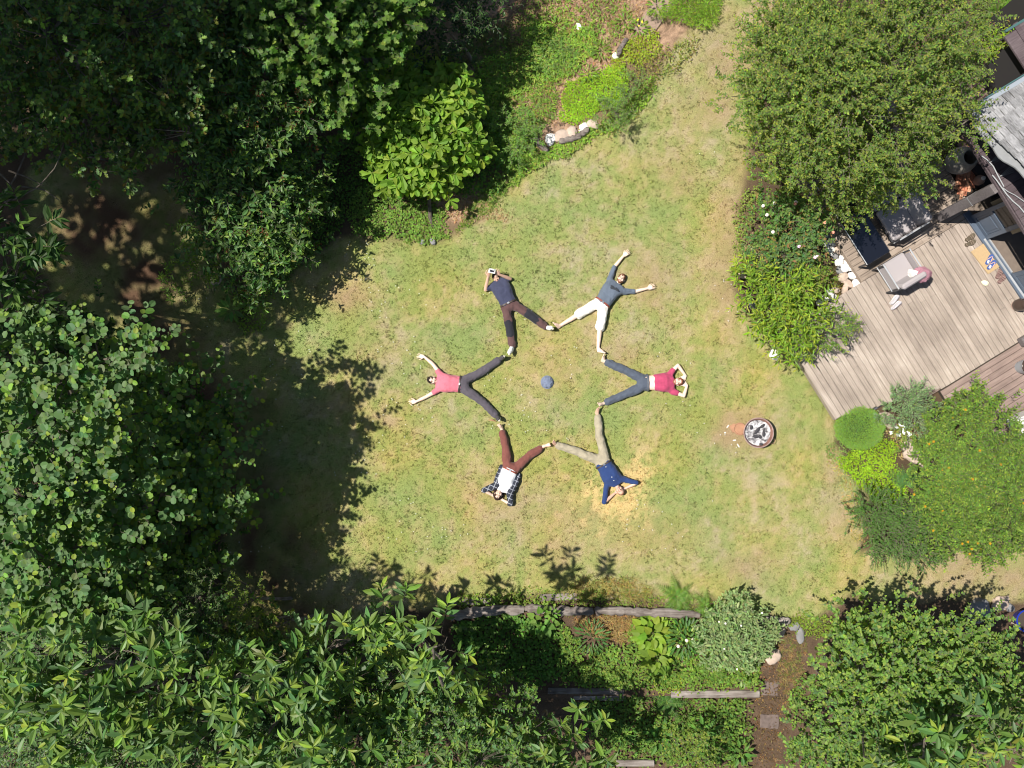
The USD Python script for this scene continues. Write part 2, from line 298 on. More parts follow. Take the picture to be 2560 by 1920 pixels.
for i in range(30):                                      # upper field: planks along a
    b = -(i + .5) * W
    e = a_wall + .2
    s = a_up + rd.uniform(.9, 1.9)
    for s0, s1 in ((a_up, s - .002), (s + .002, e)):
        plank((s0 + s1) / 2, b - .003, s1 - s0, W - .007, 'deck_a', dz=rd.uniform(-.0025, .0025))
for i in range(24):                                      # lower right field: planks along a, darker
    b = cut[1] + .02 + (i + .5) * W
    a0, a1 = cut[0] - .12, cut[0] + 3.6
    s = rd.uniform(1.0, 2.4) + a0
    for s0, s1 in ((a0, s - .002), (s + .002, a1)):
        plank((s0 + s1) / 2, b + .004, s1 - s0, W - .008, 'deck_dark', dz=rd.uniform(-.0025, .0025) + .004)
mat_plain('shadow_soil', (.05, .038, .028), .95)
for (a0, a1, b0, b1) in ((.02, a_wall + .5, .02, b_bot - .02), (a_up + .02, a_wall, -3.8, -.02), (cut[0] - .1, cut[0] + 3.5, cut[1], cut[1] + 3.0)):   # joists and ground under the boards
    m = boxm(0, 0, 0, a1 - a0, b1 - b0, .1, TH); m.apply_translation(at((a0 + a1) / 2, (b0 + b1) / 2, -.1)); put('joist_frame', m, 'shadow_soil', deck)
plank(-.012, b_bot / 2, .024, b_bot + .05, 'deck_b', 'edge_board', th=.16)
pass
plank(a_up - .014, -1.9, .024, 3.8, 'deck_a', 'edge_board', th=.16)
st = thing('deck_step', 'short grey timber step against the lower deck edge by the silvery sage', 'step', loc=P(2325, 978, .12))
put('tread', boxm(0, 0, 0, .52, .17, .04, TH, .006), 'deck_dark', st); put('riser', boxm(.04, -.06, -.06, .5, .03, .1, TH), 'deck_dark', st)
pv = thing('slate_slab', 'dark grey paving slab beside the deck edge behind the round hebe', 'slab', loc=P(2190, 1010, .03))
put('slab', boxm(0, 0, 0, .5, .2, .05, TH, .01), M.get('slate') or 'painted', pv, col=np.array([.10, .095, .115]))

# brick paving by the house
mat_plain('brick_red', (.46, .17, .095), .85, var=.3, scale=6.0, bump=(40.0, .004)); mat_plain('brick_pale', (.60, .30, .18), .85, var=.25, scale=6.0, bump=(40.0, .004)); mat_plain('brick_brown', (.20, .135, .115), .85, var=.3, scale=7.0, bump=(40.0, .004))
def paving(name, label, quad, z, mats, ang, bw=.2, bh=.065, gap=.008, most=300, herring=False):
    quad = np.array([p[:2] for p in quad]); c0 = quad.mean(0)
    root = thing(name, label, 'paving')
    ca, sa = math.cos(ang), math.sin(ang); R2 = np.array([[ca, -sa], [sa, ca]])
    loc = (quad - c0) @ R2; lo, hi = loc.min(0), loc.max(0); k = 0
    bed = trimesh.creation.extrude_polygon(__import__('shapely').Polygon(quad).buffer(.02), .05); bed.apply_translation([0, 0, z - .062]); put('mortar_bed', bed, 'shadow_soil', root)
    cells = []
    if herring:
        u = bh + gap
        for i in range(-60, 60):
            for j in range(-60, 60):
                if (i - j) % 6 == 0: cells.append(((i + 1.5) * u, (j + .5) * u, 0))
                elif (i - j) % 6 == 3: cells.append(((i + .5) * u, (j - .5 + 2) * u, 1))
    else:
        for r in range(int((hi[1] - lo[1]) / (bh + gap)) + 1):
            for q in range(int((hi[0] - lo[0]) / (bw + gap)) + 2):
                cells.append((lo[0] + (q + .5 * (r % 2)) * (bw + gap), lo[1] + r * (bh + gap), 0))
    for x, y, rot in cells:
        w = np.array([x, y]) @ R2.T + c0
        if not inpoly(quad, w[0], w[1]): continue
        k += 1
        if k > most: break
        m = boxm(0, 0, 0, bw if not herring else 3 * u - gap, bh, .05, ang + rot * math.pi / 2, .004); m.apply_translation([w[0], w[1], z - .025 + rd.uniform(-.002, .002)])
        put('brick', m, mats[int(rd.integers(len(mats)))], root)
    return root
paving('brick_path', 'red brick paving beside the large clay urn under the canopy edge', [P(2392, 498, ZD), P(2386, 470, ZD), P(2408, 400, ZD), P(2432, 362, ZD), P(2460, 380, ZD), P(2452, 455, ZD), P(2436, 478, ZD)], ZD + .012, ['brick_red', 'brick_pale'], math.radians(78))
paving('brick_terrace', 'brown brick paving between the big tree and the gutter of the house', [P(2395, 215, .15), P(2440, 190, .15), P(2575, 150, .15), P(2600, 300, .15), P(2400, 420, .15), P(2385, 300, .15)], .16, ['brick_brown', 'brick_brown'], math.radians(-58), bw=.21, bh=.085)

# house: gable wall with door and window panels, canopy boards, shingle roof
mat_plain('paint_slate', (.085, .11, .15), .45, var=.06); mat_plain('paint_dark', (.03, .034, .042), .5); mat_plain('aluminium', (.72, .73, .74), .35, .6); mat_plain('gutter_green', (.06, .13, .13), .35); mat_plain('zinc', (.40, .44, .48), .4, .4)
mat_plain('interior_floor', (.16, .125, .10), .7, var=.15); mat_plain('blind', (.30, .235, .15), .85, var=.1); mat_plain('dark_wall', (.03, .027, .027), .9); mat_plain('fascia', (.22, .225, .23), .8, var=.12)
M['pane'] = usdkit.material(stage, '/World/Looks/pane', {"f": ("fresnel", {"IOR": 1.5}), "t": ("transparent_bsdf", {"color": (.93, .95, .95)}), "g": ("glossy_bsdf", {"roughness": .02, "color": (1, 1, 1)}), "m": ("mix_closure", {})}, [("f.fac", "m.fac"), ("t.BSDF", "m.closure1"), ("g.BSDF", "m.closure2")], surface="m.closure")
W0 = P(2421, 546, ZD); W1 = P(2560, 748, ZD)
wd = unit2 = (W1 - W0) / np.linalg.norm(W1 - W0); wn = np.array([-wd[1], wd[0], 0.0])
if wn[0] < 0: wn = -wn                                    # into the house
wa = math.atan2(wd[1], wd[0])
def wbox(s0, s1, d0, d1, z0, z1, bev=.0):                 # along the wall, into the house, up
    m = boxm(0, 0, 0, s1 - s0, d1 - d0, z1 - z0, wa, bev); m.apply_translation(W0 + wd * (s0 + s1) / 2 + wn * (d0 + d1) / 2 + np.array([0, 0, (z0 + z1) / 2])); return m
house = say(UsdGeom.Xform.Define(stage, '/World/house').GetPrim(), 'timber house corner with silvery shingle roof, slate blue doors and dark canopy boards', 'house')
put('sill', wbox(-.15, 4.0, -.06, .10, -.10, .045, .006), 'paint_slate', house)
put('threshold', wbox(.56, 2.6, -.02, .02, .046, .062), 'aluminium', house); put('threshold', wbox(.62, 1.5, .07, .10, .046, .066), 'aluminium', house)
put('interior_floor', wbox(-.2, 4.0, .10, 2.6, -.05, .03), 'interior_floor', house)
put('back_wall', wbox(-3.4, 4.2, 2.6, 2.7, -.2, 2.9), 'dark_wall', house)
def panel(s0, s1, d=.04, leaf=None):
    fr = put('door' if leaf else 'window', cat_(wbox(s0, s0 + .09, d, d + .055, .05, 2.1), wbox(s1 - .09, s1, d, d + .055, .05, 2.1), wbox(s0 + .09, s1 - .09, d, d + .055, 2.0, 2.1), wbox(s0 + .09, s1 - .09, d, d + .055, .05, .14), wbox(s0 + .09, s1 - .09, d, d + .055, .62, .72)), 'paint_slate', house)
    put('kick_panel', wbox(s0 + .09, s1 - .09, d + .012, d + .035, .14, .62, .008), 'paint_slate', fr)
    put('moulding', wbox(s0 + .15, s1 - .15, d + .002, d + .014, .20, .56, .006), 'paint_slate', fr)
    put('pane', wbox(s0 + .09, s1 - .09, d + .02, d + .03, .72, 2.0), 'pane', fr)
    return fr
panel(-.02, .60); panel(1.52, 2.5, leaf=True)
for k in range(34): put('blind_slat', wbox(-.1, .72, .16, .172, .66 + k * .042, .697 + k * .042, .003), 'blind', house)
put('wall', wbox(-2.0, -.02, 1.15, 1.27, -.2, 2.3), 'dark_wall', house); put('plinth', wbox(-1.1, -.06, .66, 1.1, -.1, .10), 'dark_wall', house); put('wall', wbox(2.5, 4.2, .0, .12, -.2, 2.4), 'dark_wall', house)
dl = thing('open_door', 'slate blue door leaf standing open into the dark doorway', 'door', loc=W0 + wd * .60 + wn * .1)
def dbox(x0, x1, z0, z1, t=.045): m = boxm((x0 + x1) / 2, 0, (z0 + z1) / 2, x1 - x0, t, z1 - z0, 0, .004); m.apply_transform(trimesh.transformations.rotation_matrix(math.atan2(wn[1], wn[0]) - .1, [0, 0, 1])); return m
put('frame', cat_(dbox(0, .09, .05, 2.05), dbox(.75, .84, .05, 2.05), dbox(.09, .75, 1.96, 2.05), dbox(.09, .75, .05, .14), dbox(.09, .75, .62, .72)), 'paint_slate', dl); put('kick_panel', dbox(.09, .75, .14, .62, .025), 'paint_slate', dl); put('pane', dbox(.09, .75, .72, 1.96, .008), 'pane', dl)
# canopy of dark boards
HC = 2.25
K0, K1 = P(2425, 348, HC), P(2560, 566, HC); kd = (K1 - K0) / np.linalg.norm(K1 - K0); kn_ = np.array([-kd[1], kd[0], 0.0]); kn_ = kn_ if kn_[0] > 0 else -kn_; ka = math.atan2(kd[1], kd[0])
for i in range(-2, 22):
    w = .165
    m = boxm(0, 0, 0, w - .006, 1.5, .028, ka, .003)
    m.apply_transform(trimesh.transformations.rotation_matrix(.09, np.cross(kn_, [0, 0, 1]))) if False else None
    m.apply_translation(K0 + kd * (i + .5) * w + kn_ * .75 + np.array([0, 0, rd.uniform(-.003, .003)]))
    put('canopy_board', m, 'canopy_wood', house)
put('canopy_edge', cat_(boxm(0, 0, 0, 4.1, .03, .07, ka).apply_translation(K0 + kd * 1.65 - kn_ * .017 + [0, 0, -.05])), 'canopy_wood', house)
# posts
def post(b0, top, label):
    b = P(*b0, ZD); t = P(*top, HC - .06)
    r = thing('post', label, 'post', loc=b)
    ax = unit(t - b); L = np.linalg.norm(t - b)
    m = boxm(0, 0, L / 2, .24, .2, L, 0, .012)
    m.apply_transform(trimesh.geometry.align_vectors([0, 0, 1], ax)); m.apply_transform(trimesh.transformations.rotation_matrix(TH, ax)) ; put('timber', m, 'post_wood', r)
    put('foot', boxm(0, 0, .015, .2, .2, .03, TH, .004), 'zinc', r)
    k = boxm(0, 0, L * .62, .246, .206, .02, 0, .002); k.apply_transform(trimesh.geometry.align_vectors([0, 0, 1], ax)); k.apply_transform(trimesh.transformations.rotation_matrix(TH, ax)); put('strap', k, 'fascia', r)
def unit(v): v = np.asarray(v, float); return v / (np.linalg.norm(v) + 1e-12)
post((2351, 541), (2494, 466), 'grey timber post rising from the deck to the canopy edge by the urn')
# roof
RC = P(2432, 284, 2.75); pitch = math.radians(17.6)
rb = np.array([BX[0] * math.cos(pitch), BX[1] * math.cos(pitch), math.sin(pitch)]); rnrm = unit(np.cross(AX, rb)); rnrm = rnrm if rnrm[2] > 0 else -rnrm
RM = np.eye(4); RM[:3, 0], RM[:3, 1], RM[:3, 2] = AX, rb, np.cross(AX, rb)
flip = np.sign(RM[2, 2])
def rbox(a0, a1, b0, b1, z0, z1, tilt=0.0, bev=.003):
    m = boxm(0, 0, 0, a1 - a0, b1 - b0, z1 - z0, 0, bev)
    if tilt: m.apply_transform(trimesh.transformations.rotation_matrix(tilt, [1, 0, 0]))
    m.apply_translation([(a0 + a1) / 2, (b0 + b1) / 2, (z0 + z1) / 2]); m.apply_scale([1, 1, flip]); m.apply_transform(RM)
    if flip < 0: m.invert()
    T = RC.copy(); m.apply_translation(T); return m
roof = put('roof', rbox(.02, 4.2, -.02, 4.5, -.09, -.03), 'dark_wall', house)
k = 0
for r in range(24):
    a = -.03 + rd.uniform(-.01, .01); b = r * .19
    while a < 3.0 and k < 300:
        w = rd.choice([.11, .15, .19, .24])
        if a > .9 + (r * .19) * .3: a += w; continue
        m = rbox(a, a + w - .014, b - .02, b + .235, -.014, .004 + rd.uniform(0, .009), tilt=-.085 + rd.uniform(-.02, .02)); put('shingle', m, 'shingle_wood', roof); a += w; k += 1
rest = []
for r in range(24):
    a = .9 + (r * .19) * .3
    while a < 4.2:
        w = rd.choice([.11, .15, .19, .24]); rest.append(rbox(a, a + w - .007, b0 := r * .19 - .02, b0 + .255, -.012, .006, tilt=-.07, bev=0)); a += w
say(put('shingle_field', cat_(*rest), 'shingle_wood', roof), kind='stuff')
put('gutter', rbox(-.04, 4.3, -.13, -.03, -.075, -.035, bev=.01), 'zinc', roof); put('gutter_lip', rbox(-.04, 4.3, -.15, -.125, -.085, -.005, bev=.004), 'gutter_green', roof)
vv = []                                                   # waney edged board under the verge
xs = np.linspace(.1, 4.3, 40)
bt = [np.array([-.12 + .035 * math.sin(x * 5.1) + .02 * math.sin(x * 11), x, -.10]) for x in xs]; bi = [np.array([.02, x, -.085]) for x in xs]
vtop = np.array(bt + bi); vbot = vtop - [0, 0, .03]; N_ = len(xs)
ff = []
for i in range(N_ - 1):
    ff += [(i, i + 1, N_ + i + 1), (i, N_ + i + 1, N_ + i), (2 * N_ + i, 3 * N_ + i + 1, 2 * N_ + i + 1), (2 * N_ + i, 3 * N_ + i, 3 * N_ + i + 1), (i, 2 * N_ + i + 1, i + 1), (i, 2 * N_ + i, 2 * N_ + i + 1)]
fb = trimesh.Trimesh(np.vstack([vtop, vbot]), ff); fb.apply_scale([1, 1, flip]); fb.apply_transform(RM); fb.apply_translation(RC); put('verge_board', fb, 'fascia', house)
# bare creeper stems on the canopy
c2 = crop(2320, 350, 7.9)
for pts, r in (([(1050, 305), (1180, 400), (1290, 520), (1370, 680), (1440, 810), (1500, 920)], .011), ([(1270, 690), (1360, 800), (1450, 930), (1560, 1080), (1680, 1210), (1800, 1310), (1900, 1430), (1990, 1560)], .012), ([(1470, 940), (1580, 1020), (1720, 1090), (1850, 1180), (1960, 1260)], .009)):
    q = np.array([c2(u, v, HC + .05) for u, v in pts]); put('creeper_stem', tube(q, r, 6), 'aluminium', None, label={.011: 'pale cable looping over the canopy boards nearest the roof verge', .012: 'long pale cable running down along the canopy edge', .009: 'short pale cable branching off across the canopy boards'}[r], cat='cable')
for (u, v), an in (((1230, 440), .6), ((1410, 725), .55)):
    x = thing('bamboo_twigs', 'thin grey twigs fanned out on the dark canopy boards, %s' % ('nearest the roof corner' if u < 1300 else 'lower of two fans'), 'twigs', loc=c2(u, v, HC + .04))
    for k in range(4):
        a = an + .16 * (k - 1.5); put('twig', tube([[0, 0, 0], [.26 * math.cos(a), .26 * math.sin(a), .06]], .004, 5), 'fascia', x)
# corner of another building, top right
sh = thing('shed', 'dark timber shed roof corner at the upper right edge of the garden', 'shed', loc=P(2560, 95, 1.6))
mS = boxm(.25, -.1, 0, 1.0, .9, .06, TH, .01); put('roof', mS, 'canopy_wood', sh); put('edge_trim', boxm(.06, .40, .04, 1.1, .05, .05, TH), 'gutter_green', sh); put('wall', boxm(.35, -.15, -.85, .8, .7, 1.6, TH), 'dark_wall', sh)
for k in range(5): put('board', boxm(.1 + .13 * k - .1, -.05 - .1 * k * 0, .045, .11, .8, .02, TH, .003), 'canopy_wood', sh)

# ------------------------------------------------------------------ things on the deck
mat_plain('urn_clay', (.26, .235, .20), .9, var=.22, scale=12.0, bump=(30.0, .01)); mat_plain('dark_glaze', (.055, .035, .028), .22); mat_plain('terracotta_old', (.30, .20, .16), .8, var=.25); mat_plain('stone_white', (.70, .675, .64), .85, var=.12, scale=9.0, bump=(14.0, .012)); mat_plain('stone_warm', (.45, .35, .28), .88, var=.25, scale=7.0, bump=(14.0, .012)); mat_plain('stone_grey', (.20, .195, .195), .88, var=.25, scale=7.0, bump=(14.0, .012))
urn = thing('urn', 'large mottled clay urn with a wide dark mouth on the brick path', 'urn', loc=P(2380, 410, ZD + .01))
prof = [(0, 0), (.19, 0), (.245, .10), (.285, .24), (.29, .36), (.255, .48), (.19, .56), (.165, .60), (.185, .625), (.168, .635), (.148, .61), (.16, .56), (.2, .48), (.22, .3), (.1, .06), (0, .05)]
mu = lathe(prof, 40); mu.apply_transform(trimesh.transformations.rotation_matrix(.12, [1, 1, 0])); put('vessel', mu, 'urn_clay', urn, smooth=40)
put('soil', trimesh.creation.cylinder(.14, .02, sections=24).apply_translation([0, 0, .35]), 'shadow_soil', urn)
for (px, py), lb in (((2446, 403), 'small dark jar with pale lid on the ledge under the canopy edge, beside the urn'), ((2441, 454), 'dark stoneware jar with pale lid at the foot of the post')):
    j = thing('jar', lb, 'jar', loc=P(px, py, ZD + .02)); put('vessel', lathe([(0, 0), (.085, 0), (.105, .06), (.105, .15), (.07, .22), (.05, .24), (0, .24)], 24), 'terracotta_old', j, smooth=40); put('lid', lathe([(0, .24), (.045, .24), (.042, .27), (.02, .285), (0, .285)], 20), 'stone_white', j, smooth=40)
j = thing('jar', 'brown glazed jar with knobbed lid beside the slate blue sill at the right edge', 'jar', loc=P(2541, 764, ZD)); put('vessel', lathe([(0, 0), (.10, 0), (.13, .06), (.14, .17), (.11, .27), (.085, .31), (0, .31)], 28), 'dark_glaze', j, smooth=40); put('lid', lathe([(0, .31), (.088, .31), (.08, .345), (.03, .36), (.03, .38), (0, .385)], 24), 'dark_glaze', j, smooth=40); put('foot', lathe([(0, -.0), (.115, 0), (.115, .025), (0, .025)], 24), 'terracotta_old', j, smooth=40)
j = thing('plant_pot', 'round pale grey pot at the right edge above the darker planks', 'pot', loc=P(2551, 918, ZD)); put('vessel', lathe([(0, 0), (.13, 0), (.17, .3), (.19, .31), (.19, .34), (.165, .34), (.15, .1), (0, .08)], 32), 'zinc', j, smooth=40); put('rim', trimesh.creation.torus(.18, .014, major_sections=32, minor_sections=8).apply_translation([0, 0, .34]), 'dark_glaze', j, smooth=True); put('soil', trimesh.creation.cylinder(.155, .02, sections=24).apply_translation([0, 0, .28]), 'shadow_soil', j)
cap = thing('beam_end', 'grey timber block lying at the end of the dark planks by the right edge', 'timber block', loc=P(2560, 850, ZD)); put('block', boxm(0, 0, .09, .28, .2, .18, TH, .012), 'post_wood', cap)
mat = thing('doormat', 'tan coir doormat in front of the open doorway', 'doormat', loc=P(2465, 650, ZD + .008)); mat_plain('coir', (.44, .31, .17), .95, var=.18, scale=60.0, bump=(120.0, .006))
q = [P(*p_, ZD) for p_ in ((2428, 630), (2460, 609), (2499, 665), (2470, 684))]
mq = trimesh.creation.extrude_polygon(__import__('shapely').Polygon([(p_ - P(2465, 650, ZD))[:2] for p_ in q]).buffer(.01), .018); put('pile', mq, 'coir', mat)
def sole(L=.26, w=.045, t=.02):
    import shapely
    g = shapely.union_all([shapely.Point(0, 0).buffer(w * .8), shapely.Point(L * .68, .008).buffer(w * 1.05)]).convex_hull
    m = trimesh.creation.extrude_polygon(g, t); m.apply_translation([.02 - L * .4, 0, 0]); return m
def shoe_pair(name, label, cat, px, py, ang, col, strap, kind, gap=.11, rel=(0, 0)):
    r = thing(name, label, cat, loc=P(px, py, ZD + (.03 if rel == 'mat' else .004)), rz=math.degrees(ang))
    for s in (-1, 1):
        def mv(m, dx=0): m.apply_transform(trimesh.transformations.rotation_matrix(s * .08, [0, 0, 1])); m.apply_translation([.03 * s, gap / 2 * s, 0]); return m
        so = put('sole', mv(sole()), 'painted', r, col=np.array(col))
        if kind == 'flip':
            put('strap', mv(cat_(tube([[.1, .0, .02], [.06, .02, .045], [-.02, .045, .02]], .008, 6), tube([[.1, .0, .02], [.06, -.02, .045], [-.02, -.045, .02]], .008, 6))), 'painted', so, col=np.array(strap))
            put('print', mv(boxm(-.05, 0, .022, .07, .04, .004, .3)), 'painted', so, col=np.array([.7, .68, .66]))
        elif kind == 'sandal':
            put('upper', mv(cat_(tube([[.05, -.05, .01], [.055, -.03, .045], [.055, .03, .045], [.05, .05, .01]], .017, 6), tube([[.0, -.045, .01], [.005, -.03, .055], [.005, .03, .055], [.0, .045, .01]], .014, 6), tube([[-.09, -.04, .01], [-.1, -.02, .05], [-.1, .02, .05], [-.09, .04, .01]], .012, 6))), 'painted', so, col=np.array(strap))
        else:
            b = Manifold.batch_hull([Manifold.sphere(.04, 16).translate([.11, .0, .035]), Manifold.sphere(.036, 16).translate([.02, 0, .06]), Manifold.sphere(.034, 16).translate([-.09, 0, .06]), Manifold.sphere(.04, 16).translate([-.08, 0, .035])]) - Manifold.batch_hull([Manifold.sphere(.024, 12).translate([.0, 0, .1]), Manifold.sphere(.026, 12).translate([-.09, 0, .1])])
            mm = b.to_mesh(); put('upper', mv(trimesh.Trimesh(mm.vert_properties[:, :3], mm.tri_verts)), 'painted', so, smooth=40, col=np.array(strap))
            put('lining', mv(boxm(-.045, 0, .07, .09, .035, .01, 0, .003)), 'painted', so, col=np.array([.35, .10, .10] if s < 0 else [.5, .5, .5]))
    return r
shoe_pair('clogs', 'pair of olive brown clogs on the deck above the doormat', 'clogs', 2424, 602, .5, (.10, .08, .055), (.17, .13, .095), 'sandal')
shoe_pair('flip_flops', 'pair of bright blue flip flops on the tan doormat', 'flip flops', 2475, 657, .85, (.05, .10, .30), (.60, .38, .35), 'flip', rel='mat')
shoe_pair('sandals', 'pair of dusky brown sandals at the lower corner of the doormat', 'sandals', 2500, 692, .95, (.17, .105, .095), (.26, .17, .15), 'sandal')
shoe_pair('trainers', 'pair of pale grey canvas trainers in front of the armchair', 'trainers', 2236, 758, .75, (.72, .70, .70), (.50, .47, .49), 'shoe')
lem = thing('garden_glove', 'crumpled cream coloured cloth on the deck left of the sandals', 'cloth', loc=P(2461, 708, ZD)); put('cloth', rock(rd, (.075, .055, .035), 3, .3, 3).apply_translation([0, 0, .03]), 'painted', lem, smooth=True, col=np.array([.75, .74, .50]))
# furniture
mat_plain('frame_dark', (.04, .04, .045), .4); mat_plain('cushion', (.34, .31, .315), .9, var=.06, scale=90.0); mat_plain('black_glass', (.008, .009, .014), .03, coat=1.0)
def rb_(cx, cy, cz, sx, sy, sz, be=.02): return boxm(cx, cy, cz, sx, sy, sz, 0, be)
tb = thing('glass_table', 'long black glass topped garden table with thin metal edges beside the sofa', 'table', loc=P(2163, 592, ZD) * 1.0, rz=math.degrees(TH))
tb0 = P(2160, 588, ZD + .42)
tb.GetAttribute('xformOp:translate').Set(Gf.Vec3d(float(tb0[0]), float(tb0[1]), ZD))
put('tabletop', rb_(0, .08, .42, .56, 1.32, .014, .004), 'black_glass', tb); put('edge_rail', rb_(-.285, .08, .42, .016, 1.32, .024, .004), 'aluminium', tb); put('edge_rail', rb_(.285, .08, .42, .016, 1.32, .024, .004), 'frame_dark', tb)
put('apron', rb_(0, -.58, .395, .56, .02, .03, .004), 'frame_dark', tb)
for x in (-.26, .26):
    for y in (-.56, .72): put('leg', rb_(x, y, .205, .04, .04, .4, .006), 'frame_dark', tb)
def seat(root, w, n, facing, dk=1.0):
    rk = lambda cx, cy, cz, sx, sy, sz, be=.02: rb_(cx * dk, cy, cz, sx * (dk if sx > .3 else 1), sy, sz, be)
    #                             # sits at the origin, faces -x; n seats along y
    put('frame', cat_(rk(0, 0, .24, .66, w, .04, .008), rk(.30, 0, .43, .04, w, .36, .01)), 'frame_dark', root)
    for s in (-1, 1):
        put('armrest', rk(-.02, s * (w / 2 + .02), .57, .62, .03, .022, .006), 'aluminium', root)
        put('side_panel', rk(.0, s * (w / 2 + .005), .40, .52, .012, .24, .004), 'cushion', root)
        put('lower_rail', rk(-.02, s * (w / 2 + .03), .29, .62, .02, .02, .005), 'aluminium', root)
        for x in (-.3, .28): put('leg', rk(x, s * (w / 2 + .01), .29, .035, .035, .56, .006), 'frame_dark', root)
    for k in range(n):
        y = -w / 2 + (k + .5) * w / n
        put('seat_cushion', rk(-.07, y, .31, .5, w / n - .02, .11, .03), 'cushion', root)
        b = rk(0, 0, 0, .13, w / n - .02, .42, .04); b.apply_transform(trimesh.transformations.rotation_matrix(.24, [0, 1, 0])); b.apply_translation([.25 * dk, y, .50]); put('back_cushion', b, 'cushion', root)
sf = thing('garden_sofa', 'two seat garden sofa with grey cushions half under the tree beside the glass table', 'sofa', loc=P(2274, 578, ZD + .35) * [1, 1, 0] + [0, 0, ZD] + BX * -.73, rz=math.degrees(TH))
seat(sf, 1.5, 2, 1, 1.22)
ac = thing('armchair', 'grey cushioned garden armchair with pale armrests, a pink scarf over its back', 'armchair', loc=P(2252, 678, ZD + .4) * [1, 1, 0] + [0, 0, ZD], rz=math.degrees(TH) - 90)
seat(ac, .62, 1, 1)
ac2 = thing('armchair', 'grey garden armchair mostly hidden under the tree beyond the glass table', 'armchair', loc=P(2098, 470, ZD + .4) * [1, 1, 0] + [0, 0, ZD], rz=math.degrees(TH) + 90)
seat(ac2, .62, 1, 1)
sc = thing('scarf', 'dusty pink knitted scarf with white fringe draped over the armchair corner', 'scarf', loc=P(2306, 687, ZD + .58))
mat_plain('pink_knit', (.34, .165, .205), .95, var=.45, scale=70.0, bump=(90.0, .01))
s_ = trimesh.creation.icosphere(4); v = s_.vertices; v = v * (1 + .7 * (meshkit.fbm(v * 1.8 + 3, 3, 2) - .5) + .3 * np.abs(meshkit.noise(v * 5, 3) - .5))[:, None] * [.19, .15, .09]; v[:, 2] -= .3 * np.clip(v[:, 0] * .6 - v[:, 1] - .03, 0, .3); s_.vertices = v; put('cloth', s_, 'pink_knit', sc, smooth=True)
for k in range(8):
    a = math.pi - .45 + .11 * k; put('fringe', tube([[.12 * math.cos(a), .10 * math.sin(a) + .02, .04], [.22 * math.cos(a + .1), .17 * math.sin(a) + .02, .03], [.31 * math.cos(a) + .004 * k, .24 * math.sin(a) + .01, -.02 - .01 * (k % 3)]], .008, 6), 'white_rope', sc) if 'white_rope' in M else put('fringe', tube([[.12 * math.cos(a), .10 * math.sin(a) + .02, .04], [.22 * math.cos(a + .1), .17 * math.sin(a) + .02, .03], [.31 * math.cos(a) + .004 * k, .24 * math.sin(a) + .01, -.02 - .01 * (k % 3)]], .008, 6), 'stone_white', sc)

# white stones between the deck and the flower bed
edge = thing('stone_edging', 'row of white rounded stones between the flower bed and the deck', 'stones')
c1 = crop(2040, 480, 5.93)
for u, v, rx, ry, k in ((40, 500, 45, 40, 2), (120, 560, 60, 50, 2), (190, 640, 50, 50, 2), (150, 760, 50, 60, 0), (262, 762, 46, 42, 0), (222, 850, 50, 58, 0), (320, 868, 55, 60, 1), (232, 918, 30, 28, 0), (285, 955, 50, 52, 2), (385, 970, 45, 38, 0), (345, 1045, 55, 60, 0), (462, 1050, 34, 48, 0), (430, 1130, 66, 72, 0), (508, 1132, 40, 46, 0), (355, 1160, 50, 60, 2), (405, 1265, 78, 66, 1), (545, 1240, 70, 52, 0), (470, 1345, 100, 48, 1), (610, 1370, 82, 52, 0), (430, 1440, 85, 44, 1), (295, 1450, 62, 40, 1), (190, 1490, 66, 46, 0), (250, 1560, 52, 58, 0), (145, 1580, 55, 60, 0), (60, 1640, 50, 50, 0)):
    s = 1 / 5.93 / 113; c = c1(u, v, .08)
    put('stone', rock(rd, (rx * s * 1.05, ry * s * 1.05, min(rx, ry) * s * .8), int(u), .3, 3).apply_translation([c[0], c[1], .07]), ('stone_white', 'stone_warm', 'stone_grey')[k], edge, smooth=True)
# ------------------------------------------------------------------ fire bowl, timber edges, steps, stones
mat_wood('timber_x', [(.22, (.035, .028, .024)), (.42, (.13, .105, .09)), (.60, (.26, .225, .20)), (.85, (.50, .46, .43))], 0.0, stretch=(1.8, 34.0, 34.0), bump=.016, blot=3.0)
mat_plain('rust', (.20, .10, .075), .85, var=.4, scale=14.0); mat_plain('rust_pale', (.30, .205, .185), .8, var=.3, scale=14.0)
M['ash'] = usdkit.material(stage, '/World/Looks/ash', {"g": ("geometry", {}), "n": ("noise_texture", {"scale": 8.5, "detail": 6.0, "roughness": .62, "distortion": .6}), "r": ("rgb_ramp", {"ramp": [(.38, (.06, .057, .06)), (.46, (.22, .21, .215)), (.55, (.48, .47, .475)), (.68, (.74, .73, .73))]}), "b": ("bump", {"distance": .03}), "p": ("principled_bsdf", {"roughness": .95})},
    [("g.position", "n.vector"), ("n.fac", "r.fac"), ("r.color", "p.base_color"), ("n.fac", "b.height"), ("b.normal", "p.normal")], surface="p.BSDF")
cf = crop(1800, 1000, 11.06)
fb_ = thing('fire_bowl', 'round rusty fire bowl filled with white ash and charcoal on the lawn', 'fire bowl', loc=cf(1065, 905, .25) * [1, 1, 0])
put('bowl', lathe([(0, .02), (.16, .03), (.27, .10), (.318, .25), (.33, .262), (.318, .27), (.30, .255), (.25, .14), (0, .10)], 48), 'rust', fb_, smooth=40)
put('rim', trimesh.creation.torus(.32, .012, major_sections=48, minor_sections=8).apply_translation([0, 0, .262]), 'rust_pale', fb_, smooth=True)
g_ = np.linspace(-1, 1, 56); X_, Y_ = np.meshgrid(g_, g_); R_ = np.hypot(X_, Y_); sc_ = np.where(R_ > 1e-6, np.maximum(np.abs(X_), np.abs(Y_)) / np.maximum(R_, 1e-6), 1)
